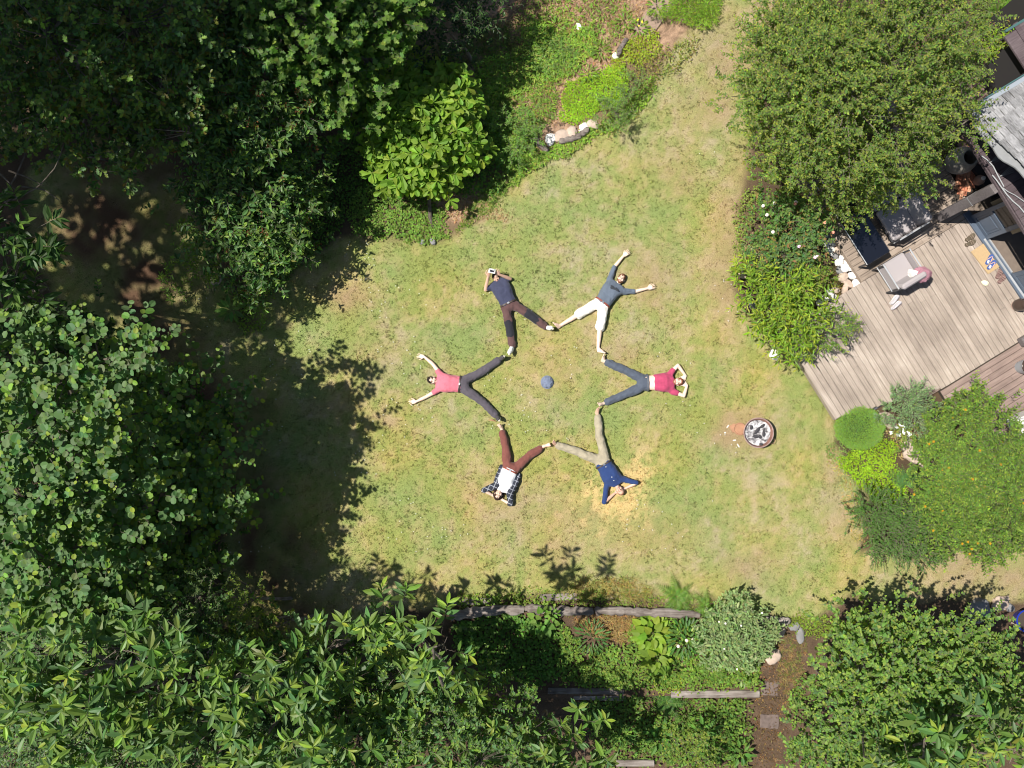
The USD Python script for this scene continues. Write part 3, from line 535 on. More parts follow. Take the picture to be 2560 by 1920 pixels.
ax_, ay_ = X_ * sc_ * .302, Y_ * sc_ * .302
az_ = .205 + .05 * (meshkit.fbm(np.stack([ax_ * 9, ay_ * 9, 0 * ax_], -1), 3, 3) - .5)
i_ = (np.arange(55)[:, None] * 56 + np.arange(55)[None]).ravel(); put('ash', (np.stack([ax_, ay_, az_], -1).reshape(-1, 3), np.stack([i_, i_ + 1, i_ + 57, i_ + 56], 1)), 'ash', fb_, smooth=True)
for u, v, a, L in ((1050, 830, .9, .13), (1000, 1010, -.2, .10), (1220, 940, .8, .09), (1120, 1020, .1, .06), (880, 760, .3, .07), (1180, 720, .2, .08), (1150, 1230, .0, .05)):
    q = cf(u, v, .25) - cf(1065, 905, .25); m = rock(np.random.default_rng(u), (L * .75, .032, .03), u, .3, 2); m.apply_transform(trimesh.transformations.rotation_matrix(a - m.bounds[0][0] * 0, [0, 0, 1])); m.apply_translation([q[0], q[1], .225]); put('charred_log', m, 'painted', fb_, col=np.array([.05, .047, .052]))
hd = cf(1480, 1150, .22) - cf(1065, 905, .25)
put('handle', tube([hd + [-.07, .05, .22], hd + [.02, .06, .22], hd + [.045, .02, .22], hd + [.0, -.055, .22], hd + [-.07, -.03, .22]], .007, 6), 'rust', fb_)
for k in range(3): put('leg', tube([[.22 * math.cos(k * 2.1), .22 * math.sin(k * 2.1), .08], [.27 * math.cos(k * 2.1), .27 * math.sin(k * 2.1), -.02]], .014, 6), 'rust', fb_)
tp = thing('clay_plate', 'orange terracotta plate leaning half under the fire bowl', 'plate', loc=cf(540, 800, .03)); mat_plain('terracotta', (.36, .19, .11), .85, var=.25, scale=9.0)
put('plate', lathe([(0, 0), (.12, 0), (.14, .03), (.125, .032), (.11, .014), (0, .012)], 32), 'terracotta', tp, smooth=40); put('shard', boxm(-.13, .02, .0, .14, .17, .03, .5, .01), 'terracotta', tp)
for (u, v, L, a) in ((215, 730, .075, .9), (400, 1112, .07, .1), (505, 1260, .09, -1.0), (140, 905, .04, 0)):
    c_ = cf(u, v, .012); ch = boxm(0, 0, 0, L, .022, .012, a, .003); ch.apply_translation(c_); put('wood_chip', ch, 'stone_white', None, label={215: 'pale wood chip left of the terracotta plate', 400: 'pale wood chip lying just below the terracotta plate', 505: 'longest pale wood splinter below left of the fire bowl', 140: 'smallest pale chip in the bare patch by the fire bowl'}[u], cat='wood chip')
# timber edges of the lower bed (curved old logs, split along the grain)
cA, cB = crop(1080, 1440, 3.456), crop(1540, 1440, 3.456)
def log(label, pts, r, seed, z=None, mat='timber_x', flat=.75, name='log'):
    rng = np.random.default_rng(seed); p = np.array(pts, float); t = np.linspace(0, 1, 22); q = np.stack([np.interp(t, np.linspace(0, 1, len(p)), p[:, k]) for k in range(3)], 1) + rng.normal(0, .012, (22, 3)) * [1, 1, .5]
    m = tube(q, r * (1 + .3 * rng.normal(0, .5, 22)) * np.clip(.7 + np.minimum(t, 1 - t) * 6, 0, 1), 14); v = m.vertices
    c = np.repeat(q, 14, 0); c = np.vstack([c, q[0], q[-1]]); d = v - c
    ang = np.arctan2(d[:, 2], d[:, 1]); cr = 1 - .16 * np.abs(meshkit.noise(np.stack([ang * 2.2, v[:, 0] * .6, 0 * ang + seed], 1), seed) - .5) * 2 + .08 * (meshkit.noise(v * 9, seed) - .5)
    m.vertices = c + d * cr[:, None] * [1, 1, flat]
    return put(name, m, mat, None, smooth=50, label=label, cat='log')
log('old grey log curving up at the left end of the lower bed edge', [cA(150, 352, .1), cA(260, 330, .1), cA(420, 302, .1), cA(600, 290, .1), cA(800, 288, .1)], .115, 1)
log('long straight grey log in the middle of the lower bed edge', [cA(800, 285, .1), cA(1100, 298, .1), cA(1392, 305, .1)], .105, 2)
log('grey log right of the straight one, running behind the ferns', [cA(1400, 300, .1), cA(1659, 302, .1), cB(340, 318, .1), cB(720, 330, .1)], .10, 3)
log('short weathered log end to the right of the silvery sage', [cB(1180, 375, .06), cB(1360, 375, .06), cB(1500, 390, .06)], .085, 4)
def beam(label, u0, v0, u1, v1, c, w, h, z, name='sleeper'):
    a_, b_ = c(u0, v0, z), c(u1, v1, z); d = b_ - a_; m = boxm(0, 0, 0, np.linalg.norm(d), w, h, math.atan2(d[1], d[0]), .012); m = m.subdivide().subdivide(); m.vertices += .012 * (meshkit.noise(m.vertices * [4, 14, 14] + a_, 3) - .5)[:, None]; m.apply_translation((a_ + b_) / 2); return put(name, m, 'timber_x', None, label=label, cat='timber')
beam('grey board edging the lawn, left piece half grown over', 150, 225, 540, 215, cA, .14, .08, .0); beam('reddish grey board edging the lawn, right of the overgrown clover', 930, 185, 1255, 175, cA, .15, .08, .0)
beam('split grey timber above the bottom bed, left of the yellow stonecrop', 1000, 985, 1659, 990, cA, .14, .12, -.12); beam('lower dark timber lying below the split one in the bottom bed', 1220, 1038, 1659, 1045, cA, .13, .12, -.18)
beam('long pale timber ending at the stone steps', 470, 1015, 1235, 1012, cB, .15, .14, -.12)
beam('short mossy timber at the bottom edge left of the steps', 0, 1610, 330, 1610, cB, .14, .12, -.2)
log('pale driftwood branch lying in the top bed', [P(1398, 356, .06), P(1440, 345, .08), P(1470, 322, .08)], .075, 6, mat='timber_x'); log('short mossy log pointing up left at the lime groundcover', [P(1338, 345, .05), P(1350, 360, .06), P(1368, 378, .04)], .07, 7)
log('grey branch stub poking out above the lime groundcover', [P(1568, 95, .08), P(1556, 112, .1), P(1543, 138, .1)], .05, 8)
for k, (px, py, sx, sy, md, lb) in enumerate(((1376, 348, 17, 12, 'stone_white', 'pale stone next to the mossy log in the top bed'), (1404, 340, 22, 14, 'stone_warm', 'middle stone of the row below the lime groundcover'), (1430, 330, 16, 13, 'stone_warm', 'brownish stone in the row below the lime groundcover'), (1460, 318, 13, 11, 'stone_white', 'white stone between brown ones below the lime groundcover'), (1483, 312, 16, 12, 'stone_warm', 'right end stone of the row below the lime groundcover'), (1447, 66, 9, 7, 'stone_white', 'small pale stone on the wood chips at the top'), (1150, 190, 9, 11, 'stone_warm', 'pale stone right of the magnolia top'), (1540, 138, 11, 8, 'stone_white', 'white stone at the foot of the branch stub'), (1937, 887, 14, 13, 'stone_white', 'cream stone on the lawn below the lush border by the deck'), (1855, 687, 11, 8, 'stone_warm', 'flat warm stone at the lawn edge of the rose border'), (1882, 764, 10, 8, 'stone_grey', 'small grey stone at the lawn edge of the leafy border'), (1988, 1566, 13, 12, 'stone_grey', 'grey stone on the path right of the short log'), (2005, 1590, 20, 11, 'stone_grey', 'flat grey stone below another on the path'), (1945, 1577, 22, 20, 'stone_warm', 'large brown flat stone at the head of the steps'), (1935, 1645, 18, 20, 'stone_warm', 'half buried brown stone above the first step'), (2445, 1525, 30, 28, 'stone_grey', 'big grey boulder by the blue pot'), (2500, 1508, 24, 18, 'stone_warm', 'dappled stone left of the blue pot'), (2525, 1520, 12, 10, 'stone_grey', 'small stone nearest the blue pot'), (2440, 1548, 12, 10, 'stone_warm', 'small brown stone below the big grey boulder'), (2215, 1050, 26, 16, 'stone_warm', 'flat brown stone beside the white flowers'), (2280, 1130, 34, 22, 'stone_warm', 'straw coloured rock above the fern at the deck bed'), (2310, 1155, 18, 14, 'stone_warm', 'brown rock at the right of the straw coloured one'), (2300, 1000, 10, 8, 'stone_white', 'small white stone by the deck step'), (540, 700, 14, 12, 'stone_warm', 'brown stone in the grass below the viburnum'), (1082, 604, 9, 7, 'stone_grey', 'grey stone at the edge of the clover patch'), (1055, 605, 7, 6, 'stone_grey', 'smaller grey stone left of the other by the clover patch'))):
    s = 1 / 113; put('rock', rock(np.random.default_rng(k), (sx * s, sy * s, min(sx, sy) * s * .7), k, .42, 2).apply_translation(P(px, py, .03) + [0, 0, zg(*P(px, py)[:2])]), md, None, smooth=40, label=lb, cat='stone')
for k, (u, v, w, h, z, lb) in enumerate(((1325, 970, 150, 118, -.14, 'cracked brown stone slab, uppermost of the garden steps'), (1322, 1250, 165, 118, -.28, 'brown stone slab, middle one of the garden steps'), (1300, 1480, 190, 60, -.36, 'worn stone edge of the lowest garden step'))):
    s = 1 / 3.456 / 113; m = boxm(0, 0, 0, w * s, h * s, .09, -.03, .012); m = m.subdivide().subdivide().subdivide(); m.vertices += .07 * (meshkit.fbm(m.vertices * 5 + k * 9, 3, k) - .5)[:, None] * [.8, .8, .5]; m.apply_translation(cB(u, v, z) + [0, 0, .0]); put('stone_step', m, 'stone_step', None, label=lb, cat='step') if 'stone_step' in M else (mat_plain('stone_step', (.135, .10, .085), .9, var=.35, scale=8.0, bump=(20.0, .012)), put('stone_step', m, 'stone_step', None, label=lb, cat='step'))
bp = thing('blue_pot', 'glossy cobalt blue pot half cut off by the right edge', 'pot', loc=P(2550, 1545, .0)); put('vessel', lathe([(0, 0), (.16, 0), (.23, .22), (.25, .26), (.22, .26), (.17, .08), (0, .06)], 32), 'gloss_painted', bp, smooth=40, col=np.array([.01, .03, .30])); put('soil', trimesh.creation.cylinder(.2, .02, sections=24).apply_translation([0, 0, .2]), 'shadow_soil', bp)
put('bamboo_cane', tube([P(2528, 1556, .05), P(2560, 1575, .1)], .018, 6), 'stone_warm', None, label='tan cane lying below the blue pot', cat='cane')
wc = thing('garden_chair', 'white garden chair showing through the bush under the dark planks', 'chair', loc=P(2540, 1062, .35) * [1, 1, 0], rz=20)
put('seat', boxm(0, 0, .42, .42, .42, .03, 0, .01), 'white_canvas_', wc) if 'white_canvas_' in M else put('seat', boxm(0, 0, .42, .42, .42, .03, 0, .01), 'stone_white', wc)
for i in (-1, 1):
    put('armrest', boxm(.22 * i, 0, .62, .05, .42, .025, 0, .008), 'stone_white', wc)
    for j in (-1, 1): put('leg', boxm(.2 * i, .2 * j, .25, .035, .035, .5), 'stone_white', wc)
bk = boxm(0, .23, .68, .42, .03, .5, 0, .01); put('backrest', bk, 'stone_white', wc)
mat_plain('sheet_brown', (.27, .19, .145), .95, var=.25, scale=20.0)
put('fabric_sheet', boxm(0, 0, 0, .42, 1.1, .012, -.62).subdivide().subdivide().apply_translation(P(1638, 38, .03)), 'sheet_brown', None, label='brownish woven ground sheet edge at the top centre', cat='ground sheet')
rs = np.random.default_rng(9)
for k, (u, v, L, a) in enumerate(((905, 762, .14, -.3),)):
    put('dry_leaf', tube([B_ for B_ in [crop(980, 840, 3.606)(870, 758, .02), crop(980, 840, 3.606)(905, 757, .035), crop(980, 840, 3.606)(938, 772, .02)]], [.008, .018, .006], 6), 'terracotta', None, label='curled brown dry leaf beside the grey shoe of the rose tee person', cat='leaf')
# ------------------------------------------------------------------ people lying on the lawn
def ball(c, r, n=14):
    s = Manifold.sphere(1.0, n).scale([float(x) for x in np.broadcast_to(np.asarray(r, float), (3,))])
    return s.translate([float(x) for x in c])
def bone(a, ra, b, rb, n=14):
    return Manifold.batch_hull([ball(a, ra, n), ball(b, rb, n)])
def hullb(*sp): return Manifold.batch_hull([ball(c, r) for c, r in sp])
def union(ms):
    out = ms[0]
    for m in ms[1:]: out = out + m
    return out
def smooth_man(m, edge=.02, it=8):
    m = m.refine_to_length(edge).to_mesh()
    t = trimesh.Trimesh(np.array(m.vert_properties[:, :3]), np.array(m.tri_verts), process=True)
    trimesh.smoothing.filter_taubin(t, iterations=it)
    return t
def to_man(t):
    return Manifold(manifold3d.Mesh(np.asarray(t.vertices, np.float32), np.asarray(t.faces, np.uint32)))
def creases(t, amp, scale, seed, axis=None):             # folds in cloth
    v = t.vertices; q = v * scale
    n = meshkit.fbm(q + seed, 3, seed) - .5
    r = np.abs(meshkit.noise(q * 1.7 + 30, seed + 3) - .5)
    t.vertices = v + t.vertex_normals * (amp * (n * 1.6 + (r - .2) * 1.2))[:, None]
    return t
def lerp(a, b, t): return np.asarray(a) + (np.asarray(b) - np.asarray(a)) * t
def unit(v): v = np.asarray(v, float); return v / (np.linalg.norm(v) + 1e-12)

def hand(wrist, direc, normal, side, curl=.35, spread=.30, s=1.0):
    """palm and five unequal, bent fingers; side = +1/-1: which side the thumb leaves"""
    d = unit(direc); n = unit(np.asarray(normal) - d * np.dot(normal, d)); l = np.cross(n, d) * side
    q = lambda x, y, z: np.asarray(wrist) + s * (d * x + l * y + n * z)
    parts = [hullb((q(0, .0, 0), .024 * s), (q(.03, .028, 0), .017 * s), (q(.03, -.028, 0), .016 * s), (q(.088, .034, 0), .012 * s), (q(.09, 0, .003), .013 * s), (q(.082, -.036, 0), .011 * s))]
    for y, L, x0, r in ((.032, .072, .084, .0088), (.011, .08, .09, .009), (-.012, .074, .088, .0086), (-.034, .058, .078, .0078)):
        a0 = q(x0 - .012, y, 0); ang = spread * y / .03
        e1 = q(x0 + L * .45 * math.cos(curl * .5), y + math.sin(ang) * L * .45, -L * .45 * math.sin(curl * .5) + .002)
        e2 = e1 + s * (d * L * .32 * math.cos(curl * 1.3) + l * math.sin(ang) * L * .3 - n * L * .32 * math.sin(curl * 1.3))
        e3 = e2 + s * (d * L * .25 * math.cos(curl * 2.1) + l * math.sin(ang) * L * .2 - n * L * .25 * math.sin(curl * 2.1))
        parts += [bone(a0, r * s * 1.05, e1, r * s, 10), bone(e1, r * s, e2, r * s * .93, 10), bone(e2, r * s * .93, e3, r * s * .8, 10)]
    t0, t1, t2, t3 = q(.022, .026, 0), q(.052, .056, -.006), q(.08, .07, -.01), q(.103, .072, -.012)
    parts += [bone(t0, .015 * s, t1, .0115 * s, 10), bone(t1, .0115 * s, t2, .0098 * s, 10), bone(t2, .0098 * s, t3, .008 * s, 10)]
    return union(parts)

def foot(ankle, heel, toe, s=1.0, grow=0.0):
    """a bare foot standing on its heel: sole, instep, five toes"""
    ax = unit(np.asarray(toe) - np.asarray(heel)); L = np.linalg.norm(np.asarray(toe) - np.asarray(heel))
    up = np.asarray(ankle) - np.asarray(heel); up = unit(up - ax * np.dot(up, ax)); lat = np.cross(ax, up)
    q = lambda x, y, z: np.asarray(heel) + ax * x * L + lat * y + up * z
    g = grow
    parts = [hullb((q(.08, 0, .03), .034 + g), (q(.3, 0, .05), .034 + g), (ankle, .036 + g)),
             hullb((q(.08, 0, .03), .034 + g), (q(.42, .0, .045), .035 + g), (q(.70, .022, .022), .022 + g), (q(.70, -.022, .02), .02 + g))]
    if grow == 0:
        for k, (y, l, r) in enumerate(((.03, 1.0, .0135), (.010, .98, .0095), (-.006, .95, .009), (-.02, .91, .0085), (-.033, .86, .008))):
            parts += [bone(q(.68, y * .85, .02), r * 1.35, q(l - .06, y * 1.05, .014), r, 10)]
    else:
        parts += [hullb((q(.70, .022, .022), .022 + g), (q(.70, -.022, .02), .02 + g), (q(.97, .012, .018), .018 + g), (q(.93, -.014, .018), .018 + g))]
    return union(parts)

SKIN = {'fair': (.76, .56, .45), 'mid': (.70, .49, .38), 'tan': (.60, .38, .28)}
for k, cc in SKIN.items():
    M['skin_' + k] = usdkit.material(stage, '/World/Looks/skin_' + k, {"g": ("geometry", {}), "n": ("noise_texture", {"scale": 14.0, "detail": 3.0}), "r": ("rgb_ramp", {"ramp": [(.3, tuple(x * .9 for x in cc)), (.7, tuple(min(1, x * 1.07) for x in cc))]}),
        "p": ("principled_bsdf", {"roughness": .5, "subsurface_weight": .12, "subsurface_radius": (1.0, .35, .2), "subsurface_scale": .008})}, [("g.position", "n.vector"), ("n.fac", "r.fac"), ("r.color", "p.base_color")], surface="p.BSDF")
def mat_cloth(name, col, var=.14, scale=60.0):
    M[name] = usdkit.material(stage, '/World/Looks/' + name, {"g": ("geometry", {}), "n": ("noise_texture", {"scale": scale, "detail": 4.0}), "n2": ("noise_texture", {"scale": 7.0, "detail": 3.0}), "mx": ("math", {"math_type": "multiply_add", "value2": .5}), "h": ("math", {"math_type": "multiply", "value2": .5}),
        "r": ("rgb_ramp", {"ramp": [(.35, tuple(c * (1 - var) for c in col)), (.65, tuple(min(.95, c * (1 + var)) for c in col))]}), "b": ("bump", {"distance": .006, "strength": .7}), "p": ("principled_bsdf", {"roughness": .88, "sheen_weight": .15, "specular_ior_level": .2})},
        [("g.position", "n.vector"), ("g.position", "n2.vector"), ("n.fac", "mx.value1"), ("n2.fac", "h.value1"), ("h.value", "mx.value3"), ("mx.value", "r.fac"), ("r.color", "p.base_color"), ("n2.fac", "b.height"), ("b.normal", "p.normal")], surface="p.BSDF")

def head_parts(c, top, nrm, s=1.0):
    """head in its own frame: x = to its left ear, y = to the crown, z = out of the face"""
    t = unit(top); n = unit(np.asarray(nrm) - t * np.dot(nrm, t)); l = np.cross(t, n)
    R = np.stack([l, t, n], 1) * s
    q = lambda x, y, z: np.asarray(c) + R @ np.array([x, y, z])
    def el(x, y, z, rx, ry, rz, k=18):
        m = Manifold.sphere(1.0, k).scale([rx, ry, rz])
        T = np.hstack([R, q(x, y, z)[:, None]])
        return m.transform(T.tolist())
    skull = Manifold.batch_hull([el(0, .022, -.012, .076, .095, .094), el(0, .05, .03, .058, .05, .05)])
    jaw = Manifold.batch_hull([el(0, .0, .02, .068, .06, .06), el(0, -.088, .058, .02, .018, .018), el(.044, -.058, .01, .022, .022, .022), el(-.044, -.058, .01, .022, .022, .022)])
    face = [skull, jaw, el(.036, -.022, .062, .028, .03, .026), el(-.036, -.022, .062, .028, .03, .026), el(0, .03, .078, .052, .013, .014),
            Manifold.batch_hull([el(0, .018, .088, .009, .01, .01), el(0, -.03, .107, .012, .011, .011), el(.011, -.034, .096, .009, .008, .008), el(-.011, -.034, .096, .009, .008, .008)]),
            el(.079, -.005, -.012, .008, .03, .019), el(-.079, -.005, -.012, .008, .03, .019), el(0, -.06, .076, .03, .02, .014)]
    return face, el, q
def man_mesh(m):
    mm = m.to_mesh(); return trimesh.Trimesh(np.array(mm.vert_properties[:, :3]), np.array(mm.tri_verts), process=False)

def person(label, c, J, skin, hair_col, beard=None, shirt=None, trousers=None, sleeves=.5, hem=(1.0, 1.0), shoes=None, wide=1.0, shirt_to=1.0, hand_up=(False, False), hair_long=False, bald=False, head_tilt=(0, 0), hidden_hands=(False, False), belt=None, socks=None):
    """J: joints in an enlargement's coordinates with their heights; side 0 and 1 are the two arms and legs"""
    g = lambda k: c(*J[k]) - np.array([0, 0, .018])
    body = thing('person', label, 'person', loc=(0, 0, 0))
    neck, head, pel, chest = g('neck'), g('head'), g('pelvis'), g('chest')
    sh, el, wr, hp, kn, an = [[g(k + str(i)) for i in (0, 1)] for k in ('sh', 'el', 'wr', 'hip', 'kn', 'an')]
    heel, toe = [[g(k + str(i)) for i in (0, 1)] for k in ('heel', 'toe')]
    axis = unit(neck - pel); lat = unit(np.cross([0, 0, 1], axis))
    Z = np.array([0, 0, 1.0])
    waist = lerp(pel, chest, .38)
    def torso(g_=0.0, lo=0.0, hi=1.0):
        cs = []
        ribs = [(lerp(hp[0], hp[1], .12), .098), (lerp(hp[0], hp[1], .88), .098)]
        wst = [(waist - lat * .066 * wide, .096), (waist + lat * .066 * wide, .096)]
        cst = [(chest - lat * .085 * wide, .112), (chest + lat * .085 * wide, .112)]
        shl = [(lerp(sh[0], sh[1], .1), .07), (lerp(sh[0], sh[1], .9), .07), (neck, .062)]
        F3 = lambda L: [(p, (r + g_)) for p, r in L]
        out = []
        if lo <= 0: out.append(hullb(*F3(ribs + wst)))
        if hi >= .5: out += [hullb(*F3(wst + cst))] if lo < .6 else []
        if hi >= 1: out.append(hullb(*F3(cst + shl)))
        return out
    arm = lambda i, g_=0, k=1.0: [bone(sh[i], .056 + g_, lerp(sh[i], el[i], .5), .048 + g_), bone(lerp(sh[i], el[i], .5), .048 + g_, el[i], .039 + g_)]
    fore = lambda i, g_=0: [bone(el[i], .039 + g_, lerp(el[i], wr[i], .3), .041 + g_), bone(lerp(el[i], wr[i], .3), .041 + g_, wr[i], .026 + g_)]
    thigh = lambda i, g_=0: [bone(hp[i], .088 + g_, lerp(hp[i], kn[i], .5), .074 + g_), bone(lerp(hp[i], kn[i], .5), .074 + g_, kn[i], .054 + g_)]
    calf = lambda i, g_=0: [bone(kn[i], .054 + g_, lerp(kn[i], an[i], .32), .055 + g_), bone(lerp(kn[i], an[i], .32), .055 + g_, an[i], .034 + g_)]
    core = torso() + arm(0) + arm(1) + fore(0) + fore(1) + thigh(0) + thigh(1) + calf(0) + calf(1)
    top = unit(head - neck) if 'crown' not in J else unit(g('crown') - head)
    nrm = Z + axis * head_tilt[0] + lat * head_tilt[1]
    core += [bone(neck, .056, head - top * .05, .052)]
    skin_core = to_man(smooth_man(union(core), .028, 6))
    face, hel, hq = head_parts(head, top, nrm)
    extra = list(face)
    for i in (0, 1):
        if hidden_hands[i]:                              # the hand lies under the head
            d = unit(head - wr[i]) * .8 - top * 0 + Z * -.15
        elif 'hd%d' % i in J: d = g('hd%d' % i) - wr[i]
        else: d = wr[i] - el[i]
        side = 1 if np.dot(np.cross(Z, unit(d)), axis) > 0 else -1
        extra.append(hand(wr[i], d, Z if not hand_up[i] else unit(np.cross(d, lat)), side, curl=.12 if not hand_up[i] else .8))
        if shoes is None: extra.append(foot(an[i], heel[i], toe[i]))
    full = skin_core + union(extra)
    put('body', man_mesh(full), 'skin_' + skin, body, smooth=50)
    def wear(name, parts, mat, amp, sc, seed, edge=.026, label=None, parent=None):
        t = creases(smooth_man(union(parts), edge, 5), amp, sc, seed)
        return put(name, t, mat, parent or body, smooth=60, label=label)
    seed = int(abs(head[0] * 100)) % 50
    if trousers:
        parts = torso(.013, 0, 0)
        parts = [hullb(*[(lerp(hp[0], hp[1], .12), .112), (lerp(hp[0], hp[1], .88), .112), (lerp(pel, waist, .45) - lat * .07 * wide, .108), (lerp(pel, waist, .45) + lat * .07 * wide, .108)])]
        for i in (0, 1):
            hm = hem[i]
            if hm <= 1: parts += [bone(hp[i], .112, lerp(hp[i], kn[i], .5), .108), bone(lerp(hp[i], kn[i], .5), .108, lerp(hp[i], kn[i], hm), .108)]
            else:
                e = lerp(kn[i], an[i], hm - 1)
                parts += [bone(hp[i], .108, lerp(hp[i], kn[i], .5), .102), bone(lerp(hp[i], kn[i], .5), .102, kn[i], .09), bone(kn[i], .09, e, .084)]
        tr = wear('trousers' if max(hem) > 1 else 'shorts', parts, trousers, .026, 8.0, seed)
        if belt:
            bc = lerp(pel, waist, .52)
            b = hullb((bc - lat * .07 * wide, .127), (bc + lat * .07 * wide, .127)) ^ Manifold.cube([.034, 2, 2], True).transform(np.hstack([np.stack([axis, lat, Z], 1), bc[:, None]]).tolist())
            bl = put('belt', man_mesh(b), belt, body, smooth=40)
            k = bc + Z * .128
            put('buckle', boxm(0, 0, 0, .04, .055, .012, math.atan2(axis[1], axis[0]), .003).apply_translation(k), 'metal', bl)
    if shirt:
        hm_ = lerp(pel, waist, .66); parts = [hullb((hm_ - lat * .072 * wide, .116), (hm_ + lat * .072 * wide, .116), (waist - lat * .07 * wide, .116), (waist + lat * .07 * wide, .116)), hullb((waist - lat * .07 * wide, .116), (waist + lat * .07 * wide, .116), (chest - lat * .085 * wide, .128), (chest + lat * .085 * wide, .128)), torso(.016, .6, 1)[-1]]
        if shirt_to > 0: parts = [hullb((lerp(waist, chest, shirt_to) - lat * .078 * wide, .115), (lerp(waist, chest, shirt_to) + lat * .078 * wide, .115), (chest - lat * .085 * wide, .128), (chest + lat * .085 * wide, .128)), torso(.016, .6, 1)[-1]]
        for i in (0, 1):
            s_ = sleeves if np.ndim(sleeves) == 0 else sleeves[i]
            if s_ <= 1: parts += [bone(sh[i], .074, lerp(sh[i], el[i], s_), .064)]
            else: parts += [bone(sh[i], .072, el[i], .056)] + ([bone(el[i], .056, lerp(el[i], wr[i], s_ - 1), .047)] if s_ > 1.02 else [])
        wear('shirt', parts, shirt, .022, 8.5, seed + 5)
    if shoes:
        for i in (0, 1):
            sh_ = put('shoe', man_mesh(foot(an[i], heel[i], toe[i], grow=.009)), shoes, body, smooth=50)
            put('sole', man_mesh(Manifold.batch_hull([ball(lerp(heel[i], toe[i], .06) + .0 * Z, .03), ball(lerp(heel[i], toe[i], .94), .028)]).translate(((unit(heel[i] - an[i])) * .022).tolist())), 'rubber', sh_, smooth=50)
            if socks: put('sock', man_mesh(bone(lerp(kn[i], an[i], .82), .044, an[i], .043)), socks, body, smooth=50)
    # hair, brows, eyes, mouth, beard
    hm = []
    if not bald:
        cap = Manifold.batch_hull([hel(0, .026, -.016, .083, .103, .1), hel(0, .06, .02, .066, .056, .056)])
        cut = Manifold.batch_hull([hel(0, -.02, .095, .062, .078, .06), hel(0, -.16, .05, .09, .05, .1)])
        cap = cap - cut
        t = smooth_man(cap, .012, 3); creases(t, .009, 45.0, seed)
        hm.append(t)
        if hair_long:
            for k in range(7):
                a = -1 + k / 3.0
                hm.append(man_mesh(Manifold.batch_hull([hel(.05 * a, .06, -.05, .035, .04, .03), hel(.085 * a, .015 + .03 * (k % 2), -.06, .035, .04, .025), hel(.1 * a, -.06, -.075, .022, .03, .018)])))
    else:
        cap = (Manifold.batch_hull([hel(0, .03, -.02, .079, .096, .093)]) - Manifold.batch_hull([hel(0, .0, .1, .07, .11, .1)]))
        hm.append(smooth_man(cap, .014, 3))
    put('hair', cat_(*hm), 'painted', body, smooth=60, col=np.array(hair_col))
    for sx in (-1, 1):
        put('eye', man_mesh(hel(.032 * sx, .008, .083, .014, .0075, .006, 12)), 'painted', body, col=np.array([.10, .06, .045]))
        put('brow', man_mesh(Manifold.batch_hull([hel(.018 * sx, .03, .09, .006, .005, .005, 8), hel(.045 * sx, .03, .08, .005, .004, .005, 8)])), 'painted', body, col=np.array(hair_col) * .9)
    put('mouth', man_mesh(hel(0, -.06, .089, .022, .007, .005, 12)), 'painted', body, col=np.array([.38, .14, .12]))
    if beard is not None:
        b = Manifold.batch_hull([hel(0, -.092, .058, .026, .026, .026), hel(.05, -.05, .008, .024, .03, .03), hel(-.05, -.05, .008, .024, .03, .03), hel(0, -.045, .07, .035, .02, .02)]) - hel(0, -.058, .1, .026, .012, .025)
        t = smooth_man(b, .012, 3); creases(t, .008, 50.0, seed + 1)
        put('beard', t, 'painted', body, smooth=60, col=np.array(beard))
    return body, dict(head=head, neck=neck, waist=waist, chest=chest, lat=lat, axis=axis, sh=sh, el=el, wr=wr, hp=hp, kn=kn, an=an, pel=pel, hq=hq, hel=hel, wear=wear, torso=torso, top=top, nrm=nrm)

mat_plain('metal', (.62, .62, .62), .3, 1.0)
mat_plain('rubber', (.55, .52, .42), .7)
mat_plain('belt_leather', (.05, .035, .03), .5)
mat_plain('belt_brown', (.22, .05, .03), .5)
mat_plain('belt_grey', (.09, .10, .12), .6)
mat_plain('white_canvas', (.72, .72, .70), .75)
mat_plain('grey_canvas', (.06, .055, .06), .75)
mat_plain('sock_white', (.75, .75, .75), .9)
mat_cloth('navy_cotton', (.045, .05, .09)); mat_cloth('brown_twill', (.095, .052, .05)); mat_cloth('knee_black', (.022, .023, .03))
mat_cloth('slate_fleece', (.105, .13, .17)); mat_cloth('white_shorts', (.80, .77, .70), .05); mat_cloth('rose_cotton', (.56, .15, .20)); mat_cloth('charcoal_twill', (.085, .075, .09))
mat_cloth('white_cotton', (.82, .82, .84), .04); mat_cloth('rust_twill', (.17, .062, .05)); mat_cloth('crimson_cotton', (.40, .055, .12)); mat_cloth('steel_twill', (.075, .09, .12))
mat_cloth('blue_cotton', (.022, .045, .14)); mat_cloth('khaki_twill', (.33, .29, .21))

A, B, C = crop(1150, 600, 4.022), crop(980, 840, 3.606), crop(1380, 860, 3.77)
_, p1 = person('person in navy tee and brown trousers holding a white controller over the face', A, dict(
    head=(362, 378, .11), neck=(383, 425, .10), crown=(352, 345, .13), chest=(425, 500, .12), pelvis=(500, 672, .11), sh0=(318, 468, .09), sh1=(452, 402, .09), el0=(256, 500, .10), el1=(506, 388, .12), wr0=(283, 362, .33), wr1=(392, 344, .33), hd0=(292, 318, .40), hd1=(362, 316, .40),
    hip0=(462, 690, .105), hip1=(545, 650, .105), kn0=(500, 880, .10), kn1=(722, 765, .10), an0=(525, 1062, .08), an1=(862, 872, .08), heel0=(528, 1100, .04), toe0=(492, 1140, .25), heel1=(895, 895, .04), toe1=(928, 885, .26)),
    'tan', (.02, .015, .012), beard=None, shirt='navy_cotton', trousers='brown_twill', sleeves=.55, hem=(1.93, 1.93), shoes='white_canvas', shirt_to=0, hand_up=(True, True), belt='belt_leather', socks='sock_white')
